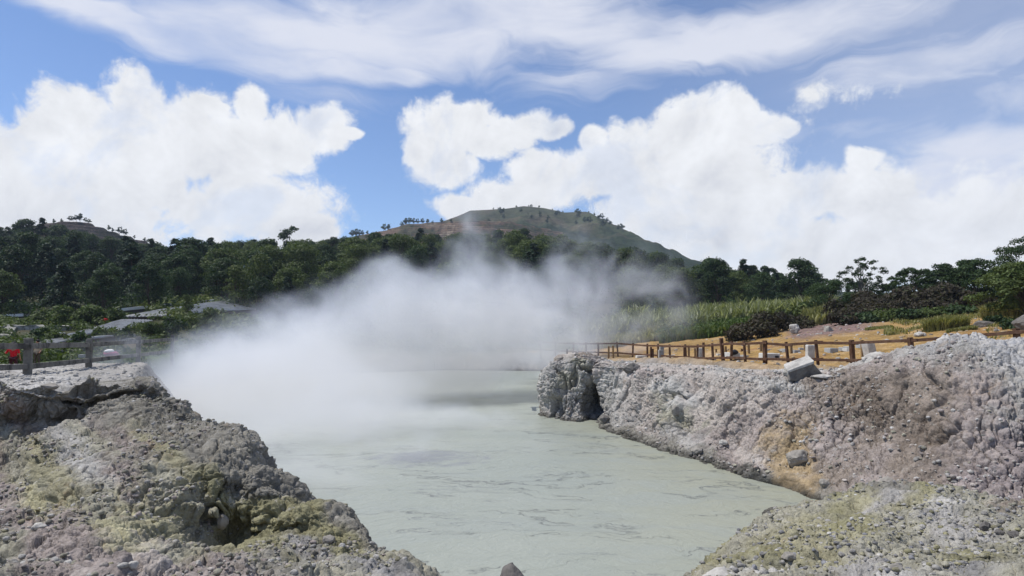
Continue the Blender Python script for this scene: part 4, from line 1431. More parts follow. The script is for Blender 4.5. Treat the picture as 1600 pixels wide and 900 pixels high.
# ------------------------------------------------------------------ reeds, grass, weeds
def blades(n, pos_fn, h, width, lean, seed, mat, name):
    r = np.random.default_rng(seed)
    B = pos_fn(n, r)
    n = len(B)
    hh = r.uniform(h[0], h[1], n) * (0.85 + 0.55 * fbm(B * (0.45, 0.45, 0), 3, 0.6, seed))
    a = r.uniform(0, 2 * math.pi, n)
    ln_ = r.uniform(0.05, lean, n) * hh
    dx, dy = np.cos(a), np.sin(a)
    wv_ = width * r.uniform(0.6, 1.3, n)
    sx, sy = -dy * wv_, dx * wv_
    mid = B + np.stack([dx * ln_ * 0.3, dy * ln_ * 0.3, hh * 0.6], 1)
    tip = B + np.stack([dx * ln_, dy * ln_, hh * (1 - 0.2 * ln_ / hh)], 1)
    S = np.stack([sx, sy, np.zeros(n)], 1)
    V = np.stack([B - S * 0.6, B + S * 0.6, mid + S, mid - S, tip + S * 0.15, tip - S * 0.15], 1).reshape(-1, 3)
    k = np.arange(n)[:, None] * 6
    Fq = np.concatenate([k + np.array([[0, 1, 2, 3]]), k + np.array([[3, 2, 4, 5]])])
    return tag(mesh_np(name, V, Fq, M[mat], None, False), kind='stuff')


def band(pxa, pxb, Da, Db, clump=0.0, edge=None):
    def fn(n, r):
        ps = r.uniform(pxa, pxb, n)
        Ds = r.uniform(Da, Db, n)
        xs_ = (ps - 800) / F * Ds
        if clump:
            nz = vnoise(np.stack([xs_ * clump, Ds * clump, xs_ * 0], 1), 9)
            keep = nz > r.uniform(-0.5, 0.25, n)
            xs_, Ds = xs_[keep], Ds[keep]
        return np.stack([xs_, Ds, ground_z(xs_, Ds) - 0.05], 1)
    return fn


blades(34000, band(905, 1300, 66, 84, 0.22), (0.7, 2.5), 0.085, 0.75, 61, 'reed', 'reeds')
cl = scatter_clumps(120, 910, 1290, 64, 82, 0.6, 1.5, 0.9)
V, Fq = clump_leaves(cl, 11000, 0.26, r_, 0.3)
tag(mesh_np('scrub', V, Fq, M['leaf_olive'], None, False), kind='stuff')
blades(15000, band(1030, 1190, 54, 68, 0.3), (0.5, 1.1), 0.09, 0.6, 62, 'leaf_bright', 'weeds')
blades(9000, band(900, 1080, 57, 68, 0.3), (0.5, 1.1), 0.08, 0.6, 63, 'grass', 'grass')
blades(7000, band(1255, 1300, 52, 60, 0.3), (0.7, 1.3), 0.08, 0.5, 64, 'grass', 'grass')
blades(6000, band(1380, 1600, 38, 46, 0.8), (0.12, 0.40), 0.03, 0.9, 65, 'grass', 'grass')
blades(3000, band(1540, 1680, 28, 38, 0.9), (0.12, 0.4), 0.022, 0.9, 67, 'grass', 'grass')
blades(15000, band(-60, 260, 38.5, 52, 0.5), (0.15, 0.5), 0.06, 0.7, 66, 'leaf_mid', 'weeds')
cl = scatter_clumps(170, -60, 330, 40, 80, 0.4, 1.1)
V, Fq = clump_leaves(cl, 15000, 0.22, r_, 0.3)
tag(mesh_np('scrub', V, Fq, M['leaf_mid'], None, False), kind='stuff')
cl = scatter_clumps(70, 1040, 1190, 55, 66, 0.5, 1.1) + scatter_clumps(60, 900, 1060, 60, 68, 0.4, 0.9)
V, Fq = clump_leaves(cl, 9000, 0.22, r_, 0.3)
tag(mesh_np('weeds', V, Fq, M['leaf_bright'], None, False), kind='stuff')


def tuft(px, D, wpx, h, label, seed):
    W = wpx * D / F
    def fn(n, r):
        a, q = r.uniform(0, 6.283, n), np.sqrt(r.random(n)) * W / 2
        c = at(px, D)
        xs_, ys_ = c[0] + np.cos(a) * q, c[1] + np.sin(a) * q
        return np.stack([xs_, ys_, ground_z(xs_, ys_) - 0.04], 1)
    o = blades(int(1300 * W), fn, (h * 0.5, h), 0.022, 0.8, seed, 'grass', 'grass_tuft')
    del o['kind']
    tag(o, label, 'grass')


tuft(1476, 37, 60, 0.85, 'dry yellow green grass tuft on the slope behind the fence, left of the brown rock', 71)
tuft(1566, 39, 56, 1.1, 'large dry grass tuft below the large tree crown', 72)
tuft(1372, 42, 40, 0.4, 'low pale grass tuft on the yellow slope at the foot of the green bushes', 73)
tuft(1500, 33, 40, 0.4, 'low grass tuft just above the wooden rail at the right', 74)


# ------------------------------------------------------------------ boulders and stones
def ico(sub):
    import bmesh
    bm = bmesh.new()
    bmesh.ops.create_icosphere(bm, subdivisions=sub, radius=1.0)
    v = np.array([x.co[:] for x in bm.verts])
    f = np.array([[x.index for x in p.verts] for p in bm.faces])
    bm.free()
    return v, f


ICO3, ICO4 = ico(4), ico(5)
ICO1 = ico(2)


def rock_shape(base, dims, seed, rough=0.16, cuts=7):
    v, f = base
    r = np.random.default_rng(seed)
    p = v.copy()
    for k_ in range(cuts):                       # flat broken faces
        n = r.normal(size=3)
        n /= np.linalg.norm(n)
        d = r.uniform(0.62, 0.88)
        over = np.maximum(p @ n - d, 0)
        p -= over[:, None] * n * 0.9
    p *= (1 + rough * fbm(v * 1.6 + seed * 3.1, 4, 0.55, seed))[:, None]
    p *= (1 + 0.05 * fbm(v * 6 + seed, 3, 0.6, seed + 3))[:, None]
    return p * np.array(dims) / 2, f


def boulder(loc, dims, seed, mat, label, name='boulder', group=None, rz=0.0, rot=(0, 0), rough=0.24, cuts=13):
    p, f = rock_shape(ICO4 if max(dims) > 0.5 else ICO3, dims, seed, rough, cuts)
    o = mesh_np(name, p, f, M[mat], None, True)
    o.location = loc
    o.rotation_euler = (rot[0], rot[1], rz)
    return tag(o, label, 'rock', group)


def proj(S):
    c, s_ = math.cos(PITCH), math.sin(PITCH)
    dz = S[..., 2] - CZ
    yy = S[..., 1] * c + dz * s_
    zz = -S[..., 1] * s_ + dz * c
    return 800 + F * S[..., 0] / yy, 450 - F * zz / yy


def on_surface(S, px, py):
    """visible point of a rock surface nearest that column and row of the photograph"""
    X_, Y_ = proj(S)
    d = np.hypot(X_ - px, Y_ - py)
    near = d < max(4.0, d.min() + 2)
    yy = np.where(near, S[..., 1], 1e9)
    i = np.unravel_index(np.argmin(yy), yy.shape)
    return S[i]


def sit(S, px, py, wpx, hpx, dy, seed, mat, label, sink=0.42, **kw):
    q_ = on_surface(S, px, py + hpx * 0.3)
    k_ = q_[1] / F
    return boulder((q_[0], q_[1] + wpx * k_ * 0.15, q_[2] + hpx * k_ * (0.5 - sink)), (wpx * k_, wpx * k_ * dy, hpx * k_ * 1.15), seed, mat, label, **kw)


sit(SB, 1246, 711, 40, 27, 0.8, 5, 'boulder', 'smooth blue grey boulder stuck in the crater wall above the yellow patch', rot=(0.2, -0.25))
sit(SB, 1089, 698, 19, 15, 0.8, 6, 'boulder', 'small round grey boulder in the lower crater wall, left of the larger one')
sit(SB, 1288, 560 + 190, 17, 17, 0.9, 8, 'boulder', 'dull grey stone lying on the ochre patch below the smooth boulder')
sit(SB, 1385, 752, 24, 17, 0.9, 9, 'boulder', 'dark grey stone at the foot of the wall near the mound')
sit(SB, 985, 573, 27, 17, 0.9, 10, 'boulder_dark', 'dark rounded rock on top of the wall beside the cave headland', sink=0.35)
sit(SB, 926, 648, 16, 12, 1, 11, 'boulder_dark', 'dark wet stone at the mouth of the small cave', sink=0.3)
sit(SB, 943, 652, 18, 11, 1, 12, 'boulder_dark', 'dark broken rocks right of the cave at the mud line', sink=0.3)
sit(SB, 1128, 688, 16, 9, 1, 16, 'boulder_white', 'pale flat stone on the lower wall', sink=0.3)
sit(SB, 1055, 640, 17, 17, .8, 17, 'boulder', 'round olive grey lump bulging from the middle of the wall', sink=0.3)
sit(SC_, 1541, 820, 20, 17, 0.9, 13, 'boulder_dark', 'dark stone at the upper left of the dark stones on the pale mound')
sit(SC_, 1562, 827, 14, 9, 0.9, 14, 'boulder_dark', 'small dark stone between the two larger dark stones on the pale mound')
sit(SC_, 1586, 831, 20, 10, 0.9, 15, 'boulder_dark', 'flat dark stone at the right of the dark stones on the pale mound')
sit(SC_, 1402, 884, 20, 16, 0.9, 18, 'boulder', 'grey upright stone near the bottom of the olive mound')
sit(SC_, 1230, 868, 24, 12, 0.9, 19, 'boulder', 'grey flat stone on the lower left of the olive mound')
sit(SA, 58, 818, 24, 12, 0.9, 20, 'boulder_white', 'flat whitish stone at the left on the yellow green slope')
sit(SA, 209, 882, 19, 13, 0.9, 21, 'boulder_white', 'pale stone at the foot of the bluff near the bottom edge')
sit(SA, 310, 876, 9, 9, 0.9, 22, 'boulder_white', 'small white stone at the foot of the bluff')
sit(SA, 280, 744, 7, 7, 0.9, 23, 'boulder_white', 'small white pebble high on the yellow slope of the bluff, right')
sit(SA, 251, 745, 7, 6, 0.9, 24, 'boulder_white', 'small white pebble high on the yellow slope of the bluff, left')
sit(SA, 218, 759, 6, 6, 0.9, 25, 'boulder_white', 'white pebble below the two on the bluff slope')
sit(SA, 345, 815, 22, 22, 0.8, 26, 'boulder', 'pale squarish rock on the lower face of the bluff')
sit(SA, 137, 866, 12, 12, 0.9, 27, 'boulder', 'rounded pink grey stone at the foot of the bluff, far left')
sit(SA, 510, 838, 22, 16, 0.9, 28, 'boulder', 'pale block on the rubble slope towards the mud')
sit(SA, 215, 598, 22, 14, 0.8, 29, 'boulder_dark', 'dark rock on the lip of the plateau against the steam', sink=0.35)
sit(SA, 77, 600, 30, 9, .8, 30, 'boulder', 'flat grey slab lying on the plateau behind the dark edge', sink=0.3)
boulder(P(799, 913, 3.55), (0.19, 0.2, 0.24), 31, 'boulder_dark', 'grey stone tip standing at the bottom edge in front of the mud')
for i, (px, py, D, wpx, hpx, tx) in enumerate([(1125, 897, 6.9, 60, 14, 'left'), (1172, 897, 6.9, 46, 12, 'middle'), (1215, 899, 6.9, 42, 12, 'right')]):
    boulder(P(px, py + 4, D), (wpx * D / F, 0.28, hpx * D / F * 1.6), 40 + i, 'boulder_white', 'flat whitish stone at the bottom edge of the olive mound, %s one' % tx)
for px, D, top, w_, h_, mt, tx in [(1240, 46, 505, 15, 15, 'boulder_white', 'white boulder resting in the brown bushes above the fence'),
                                   (1292, 44, 510, 17, 22, 'boulder', 'pointed grey pink rock right of the white boulder'), (1283, 43.5, 520, 20, 14, 'boulder', 'grey rock leaning on the pointed rock'),
                                   (1246, 42, 527, 12, 9, 'boulder', 'small reddish grey rock below the white boulder'),
                                   (1432, 34, 518, 14, 8, 'boulder_white', 'small pale yellow stone on the slope below the green bushes'),
                                   (1440, 34, 519, 10, 7, 'boulder_white', 'smaller pale stone touching the pale yellow stone')]:
    c_ = at(px, D)
    boulder((c_[0], c_[1], z_at(px, top, D) - h_ * D / F * 0.55), (w_ * D / F, w_ * D / F, h_ * D / F * 1.2), int(px), mt, tx)
# flat-topped brown rock on the slope
c_ = at(1536, 35)
boulder((c_[0], c_[1], c_[2] + 0.12), (1.0, 0.8, 0.55), 77, 'boulder_dark', 'flat topped brown rock on the grassy slope near the large tree', cuts=3, rough=0.08)
c_ = at(1598, 29)
boulder((c_[0] + 0.1, c_[1], c_[2] + 0.3), (1.0, 1.0, 0.9), 78, 'boulder_dark', 'dark rock in the shade under the large tree at the right edge')

# gravel: loose stones nobody could count
def gravel(S, N, n, smin, smax, seed, pcol, name='gravel', zmin=0.05, sel=None):
    r = np.random.default_rng(seed)
    Sf, Nf = S.reshape(-1, 3), N.reshape(-1, 3)
    px, py = proj(Sf)
    ok = (px > -60) & (px < 1660) & (py < 930) & (Sf[:, 2] > zmin) & (Nf[:, 2] > 0.25)
    if sel is not None: ok &= sel(px, py, Sf)
    dens = 1.0 / np.maximum(Sf[:, 1], 2) * 0 + 1.0
    dens *= (vnoise(Sf * 1.2, seed) > -0.15)
    idx_ = np.nonzero(ok & (dens > 0))[0]
    k_ = r.choice(idx_, n)
    size = smin * (smax / smin) ** (r.random(n) ** 1.5)
    shapes = [rock_shape(ICO1, (1, 1, 1), 500 + j, 0.2, 6)[0] for j in range(10)]
    nv_ = len(ICO1[0])
    V = np.empty((n, nv_, 3))
    for i in range(n):
        a = r.uniform(0, 6.283)
        ca, sa = math.cos(a), math.sin(a)
        p = shapes[i % 10] * np.array([1, r.uniform(0.6, 1), r.uniform(0.45, 0.85)]) * size[i]
        V[i] = np.stack([p[:, 0] * ca - p[:, 1] * sa, p[:, 0] * sa + p[:, 1] * ca, p[:, 2]], 1) + Sf[k_[i]] + Nf[k_[i]] * size[i] * 0.12
    Fq = (np.arange(n)[:, None, None] * nv_ + ICO1[1][None]).reshape(-1, 3)
    cc = np.array([MC[c] for c in pcol])[r.integers(0, len(pcol), n)] * r.uniform(0.8, 1.2, (n, 1))
    o = mesh_np(name, V.reshape(-1, 3), Fq, M['rock'], None, True, np.repeat(cc, nv_, 0))
    return tag(o, kind='stuff')


gravel(SA, NA_, 7000, 0.014, 0.085, 91, 'gGpPeoGed', sel=lambda px, py, S: S[:, 1] < 13)
gravel(SA, NA_, 900, 0.03, 0.16, 92, 'gGGw', sel=lambda px, py, S: (S[:, 1] > 13.2) & (S[:, 1] < 28))
gravel(SC_, NC_, 5500, 0.016, 0.10, 93, 'eogGOeks')
gravel(SB, NB_, 3200, 0.04, 0.16, 94, 'gGpPweg')

r__ = np.random.default_rng(17)
Dg = r__.uniform(21, 52, 60000)
Xg = (r__.uniform(820, 1640, 60000) - 800) / F * Dg
Sg = np.stack([Xg, Dg, ground_z(Xg, Dg)], 1)
Sg = Sg[sdist(Xg, Dg, BASIN) > 2.5]
gravel(Sg[None], np.tile(np.array([0, 0, 1.0]), (1, len(Sg), 1)), 1500, 0.04, 0.28, 95, 'ugpbGu')

# ------------------------------------------------------------------ wooden fence on the right
fence = empty('wooden_fence', at(1195, 30.2), 0, 'dark brown wooden rail fence running along the top of the crater wall', 'fence')
o0 = Vector(fence.location)


def local(p):
    return tuple(Vector(p) - o0)


top_pts, low_pts = [], []
for i, (px, ty, by, D) in enumerate(FENCE):
    T_, B_ = P(px, ty, D), P(px, by, D)
    lean = rnd.uniform(-0.07, 0.07) * 1.5
    big_ = 0.15 if px in (1195, 1130, 1333, 1426, 1590) else 0.10
    H = T_[2] - B_[2]
    mb = MB()
    mb.box(local((T_[0] + lean / 2, D, (T_[2] + B_[2]) / 2 - 0.25)), (big_, big_, H + 0.5 + (0.12 if px == 1130 else 0)), (rnd.uniform(-.03, .03), lean, rnd.uniform(0, 0.5)))
    mb.build('post', M['wood'], fence, bevel=0.012)
    top_pts.append(Vector((T_[0], D - 0.02, T_[2] - 0.12)))
    low_pts.append(Vector((T_[0], D - 0.02, T_[2] - 0.12 - H * 0.60)))


def rail(a, b, hh, off):
    d = b - a
    mb = MB()
    L = d.length
    m_ = (a + b) / 2 - o0
    yaw = math.atan2(d.y, d.x)
    pit = math.asin(d.z / L)
    nrm = Vector((-math.sin(yaw), math.cos(yaw), 0)) * off
    mb.box(tuple(m_ - nrm), (L + 0.5, 0.055, hh), (0, -pit, yaw))
    mb.build('rail', M['wood'], fence, bevel=0.008)


i = 0
while i < len(FENCE) - 1:
    j = min(i + (2 if i < 17 else 1), len(FENCE) - 1)
    hh = 0.11
    rail(top_pts[i], top_pts[j] + Vector((0, 0, rnd.uniform(-.02, .02))), hh, 0.11)
    rail(low_pts[i], low_pts[j] + Vector((0, 0, rnd.uniform(-.03, .03))), hh, 0.11)
    i = j

# thin stakes on the working ground behind the fence
sid = 0
for px, ty, by, D, dark in [(886, 545, 559, 50, 1), (951, 541, 559, 46, 0), (958, 540, 560, 45, 0), (1017, 542, 563, 42, 1), (1020, 545, 562, 42, 1), (1069, 543, 567, 37.5, 1), (1076, 541, 564, 40, 0), (1086, 544, 563, 41, 0),
                            (1119, 545, 558, 42, 0), (1134, 541, 563, 38, 0), (1159, 545, 559, 40, 1), (1170, 538, 562, 37, 0), (1189, 538, 562, 37, 0), (1218, 537, 556, 40, 0), (1222, 541, 552, 43, 1), (1227, 545, 561, 37, 0),
                            (1236, 537, 562, 34, 0), (1258, 537, 562, 34, 0), (1286, 536, 551, 42, 0), (1329, 536, 565, 31, 0), (1347, 531, 568, 30, 0), (1371, 534, 552, 37, 0)]:
    x, y, z = P(px, ty, D)
    g_ = gz(x, y)
    bz_ = min(g_, P(px, by, D)[2]) - 0.15
    mb = MB().box((0, 0, (z - bz_) / 2), (0.105, 0.105, z - bz_), (rnd.uniform(-.02, .02), rnd.uniform(-.03, .03), 0))
    o = mb.build('stake', M['wood' if dark else 'stake'], None, bevel=0.006)
    o.location = (x, y, bz_)
    tag(o, ('thin dark brown stake' if dark else 'thin pale wooden stake') + ' standing on the yellow ground behind the fence', 'stake', ('dark' if dark else 'pale') + ' stakes behind the wooden fence')


# concrete blocks and slabs behind the fence
def block(px, by, D, wpx, hpx, dpt, mat, label, rz=0.0, ry=0.0, hole_shade=False, name='concrete_block', group=None, shear=(0, 0), rx=0.0, up=0.0):
    x, y, z = P(px, by, D)
    z = max(z, gz(x, y) - 0.02) + up
    W, H = wpx * D / F, hpx * D / F
    root = empty(name, (x, y, z - 0.03), rz, label, 'concrete block' if name == 'concrete_block' else 'slab', group)
    mb = MB().box((0, 0, H / 2), (W, dpt, H), (rx, ry, 0), 0.97, shear)
    mb.build('block' if name == 'concrete_block' else 'slab', M[mat], root, bevel=min(0.03, H * 0.08))
    if hole_shade:
        MB().box((W * 0.27, -dpt / 2 - 0.003, H * 0.42), (W * 0.24, 0.02, H * 0.42)).build('hollow', M['black'], root)  # black plate on the face stands in for the shade inside the opening
    return root


block(1033, 563, 42, 8, 17, 0.3, 'block', 'grey concrete block standing upright near the left end of the fence')
block(1034, 552, 43.5, 6, 5, 0.3, 'block', 'small block behind the upright block near the fence left end', up=0.25)
block(1047, 563, 42.5, 6, 8, 0.3, 'block', 'low grey block right of the upright block', 0.3)
block(1095, 560, 39, 8, 17, 0.25, 'block_white', 'pale narrow slab standing between the leaning dark posts', name='concrete_slab')
block(1088, 563, 38, 14, 4, 0.6, 'block', 'flat grey block lying in front of the pale narrow slab', 0.2)
block(1112, 563, 36.8, 11, 5, 0.45, 'block_white', 'low whitish block between two leaning posts')
block(1124, 559, 40, 8, 4, 0.4, 'block_white', 'small whitish block farther back among the stakes')
block(1144, 558, 35, 15, 8, 0.8, 'block_white', 'white block with a black sack lying on it', 0.15)
block(1161, 559, 36, 10, 5, 0.5, 'block', 'low pale block right of the block with the black sack', 0.4)
block(1202, 560, 33, 24, 9, 0.8, 'block_white', 'large whitish hollow block with a dark plate for the shaded opening at its right end', 0.05, 0, True)
block(1226, 558, 35, 7, 6, 0.4, 'block', 'small grey block right of the large hollow block', 0.2)
block(1243, 560, 34, 10, 7, 0.4, 'block', 'grey block left of the tall upright slab', 0.1)
block(1253, 559, 34.5, 9, 6, 0.4, 'block', 'reddish grey block touching the tall upright slab', -0.2)
block(1266, 565, 31, 12, 27, 0.25, 'block_white', 'tall pale concrete slab standing upright behind the fence', 0.1, 0.03, name='concrete_slab')
block(1299, 560, 33, 14, 8, 0.5, 'block', 'grey block in the row between the two tall slabs, left one', 0.15)
block(1319, 560, 33, 9, 6, 0.5, 'block', 'small grey block in the row between the two tall slabs, middle', 0.1)
block(1327, 560, 32.6, 10, 8, 0.5, 'block', 'grey block at the right in the row, carrying another block', 0.1)
block(1325, 552, 32.7, 11, 5, 0.45, 'block_white', 'pale block lying on top of the row of grey blocks', 0.05, up=0.0)
block(1347, 558, 33, 12, 7, 0.5, 'block', 'grey block beside the leaning slab', 0.0)
block(1359, 563, 29.5, 14, 29, 0.4, 'block_white', 'leaning pale slab behind the grey boulder at the fence', 0.25, -0.24, name='concrete_slab')
block(1002, 562, 44, 16, 7, 0.6, 'block_white', 'whitish block veiled by thin steam at the fence')
block(895, 557, 50, 6, 3, 0.4, 'block_white', 'small white block at the foot of the fence in the steam')
# black sack on the white block
x, y, z = P(1147, 551, 34.6)
p, f = rock_shape(ICO3, (0.42, 0.36, 0.26), 66, 0.2, 2)
o = mesh_np('sack', p, f, M['black'])
o.location = (x, y, z + 0.02)
tag(o, 'black sack lying on the white concrete block', 'sack')
# dark clods at the foot of the fence
for i, (px, py, D, w_, tx) in enumerate([(1154, 567, 31.5, 11, 'left'), (1216, 572, 29.0, 8, 'right')]):
    x, y, z = P(px, py, D)
    boulder((x, y, max(z, gz(x, y) + 0.05)), (w_ * D / F, 0.3, 0.26), 80 + i, 'boulder_dark', 'dark clod of earth at the foot of the wooden fence, %s one' % tx, name='earth_clod')

# broken slab propped on the wall, with white boulders beside it
x, y, z = P(1270, 580, 21.5)
slab = empty('broken_slab', (x, y, z), 0, 'broken slab propped like a roof with a white top and its shaded underside coloured dark', 'slab')
mb = MB()
mb.v = [(-0.78, -0.25, 0.02), (0.05, -0.45, 0.33), (0.14, 0.25, 0.48), (-0.62, 0.5, 0.18), (-0.78, -0.25, -0.06), (0.05, -0.45, 0.24), (0.14, 0.25, 0.40), (-0.62, 0.5, 0.09)]
mb.f = [(0, 1, 2, 3), (7, 6, 5, 4), (0, 4, 5, 1), (1, 5, 6, 2), (2, 6, 7, 3), (3, 7, 4, 0)]
mb.build('plate', M['boulder_white'], slab, bevel=0.015)
mb = MB()
mb.v = [(-0.72, -0.24, -0.30), (0.62, -0.25, -0.30), (0.02, -0.38, 0.27), (-0.72, -0.22, -0.03), (-0.6, 0.4, -0.3), (0.68, 0.35, -0.30), (0.14, 0.22, 0.40), (-0.45, 0.4, 0.1)]
mb.f = [(0, 1, 2, 3), (4, 7, 6, 5), (1, 5, 6, 2), (0, 3, 7, 4), (2, 6, 7, 3), (0, 4, 5, 1)]
mb.build('body', M['boulder_dark'], slab, bevel=0.015)  # darker stone puts the shade of the slab's front into the body colour
slab.scale = (0.9, 0.9, 1.0)
q_ = on_surface(SB, 1268, 586)
slab.location = (q_[0], q_[1] + 0.35, q_[2] + 0.17)
x, y, z = on_surface(SB, 1243, 584)
y += 0.25
z += 0.12
boulder((x, y, z - 0.02), (0.62, 0.5, 0.42), 91, 'boulder_white', 'white boulder at the left foot of the propped slab', cuts=4)
x, y, z = on_surface(SB, 1288, 587)
y += 0.1
z += 0.06
boulder((x, y, z - 0.04), (0.8, 0.4, 0.16), 92, 'boulder_white', 'pale flat rock in front of the propped slab', cuts=3)
x, y, z = P(1375, 563, 21.2)
boulder((x, y, z), (0.95, 0.8, 0.50), 93, 'boulder_white', 'grey white boulder with a flat top in front of the leaning slab', cuts=4)
x, y, z = P(1362, 567, 20.7)
boulder((x, y, z), (0.35, 0.4, 0.36), 94, 'boulder_white', 'white rock at the left end of the flat topped boulder')

# ------------------------------------------------------------------ concrete fence on the left
CF = [(-290, 526, 618, 12.5), (-95, 527, 603, 16), (45, 528, 595, 20.0), (140, 529, 580, 26.0), (217, 525.5, 569, 34.0), (270, 523, 561, 44)]
cf = empty('concrete_fence', at(45, 20), 0, 'weathered concrete rail fence with square posts on the left plateau', 'fence')
o0 = Vector(cf.location)
tp, lp = [], []
for px, ty, by, D in CF:
    T_, B_ = P(px, ty, D), P(px, by, D)
    H = T_[2] - B_[2]
    mb = MB()
    mb.box(local((T_[0], D, B_[2] + H * 0.47 - 0.2)), (0.20, 0.20, H * 0.93 + 0.4), (0, 0, 0.35))
    mb.box(local((T_[0], D, T_[2] - H * 0.035)), (0.22, 0.22, H * 0.07), (0, 0, 0.35), 0.72)
    mb.build('post', M['concrete'], cf, bevel=0.015)
    tp.append(Vector((T_[0], D, T_[2] - H * 0.19)))
    lp.append(Vector((T_[0], D, T_[2] - H * 0.67)))


def crail(a, b, hh, name='rail'):
    d = b - a
    L = d.length
    m_ = (a + b) / 2 - o0
    yaw, pit = math.atan2(d.y, d.x), math.asin(d.z / L)
    MB().box(tuple(m_), (L - 0.2, 0.11, hh), (0, -pit, yaw)).build(name, M['concrete'], cf, bevel=0.012)


for i in range(len(CF) - 1):
    crail(tp[i], tp[i + 1], 0.17)
    crail(lp[i], lp[i + 1], 0.16)

# blocks and rubble behind the concrete fence
block(8, 585, 30, 9, 11, 0.3, 'block_white', 'upright pale block at the left edge behind the concrete fence')
block(31, 589, 27, 14, 8, 0.4, 'block', 'low pale block right of the red shirted person', 0.1)
block(77, 583, 28, 12, 11, 0.3, 'block', 'grey square block between the two concrete posts', 0.2)
block(68, 584, 28.5, 4, 11, 0.1, 'block', 'thin upright slab left of the grey square block', 0.0, name='concrete_slab')
block(128, 572, 34, 9, 6, 0.4, 'block', 'small block left of the second concrete post', 0.2)
block(128, 558, 40, 7, 5, 0.4, 'block', 'small pale block behind the second concrete post', 0.2)
x, y, z = P(120, 577, 28)
boulder((x, y, gz(x, y) + 0.08), (0.42, 0.4, 0.30), 95, 'boulder_white', 'white stone on the ground left of the second concrete post')
for i, (px, py, tx) in enumerate([(93, 577, 'left'), (103, 574, 'middle'), (113, 571, 'right')]):
    x, y, z = P(px, py, 31)
    boulder((x, y, gz(x, y) + 0.05), (0.5, 0.4, 0.22), 96 + i, 'boulder', 'low ochre rubble lump behind the concrete fence, %s one' % tx, name='rubble_lump')


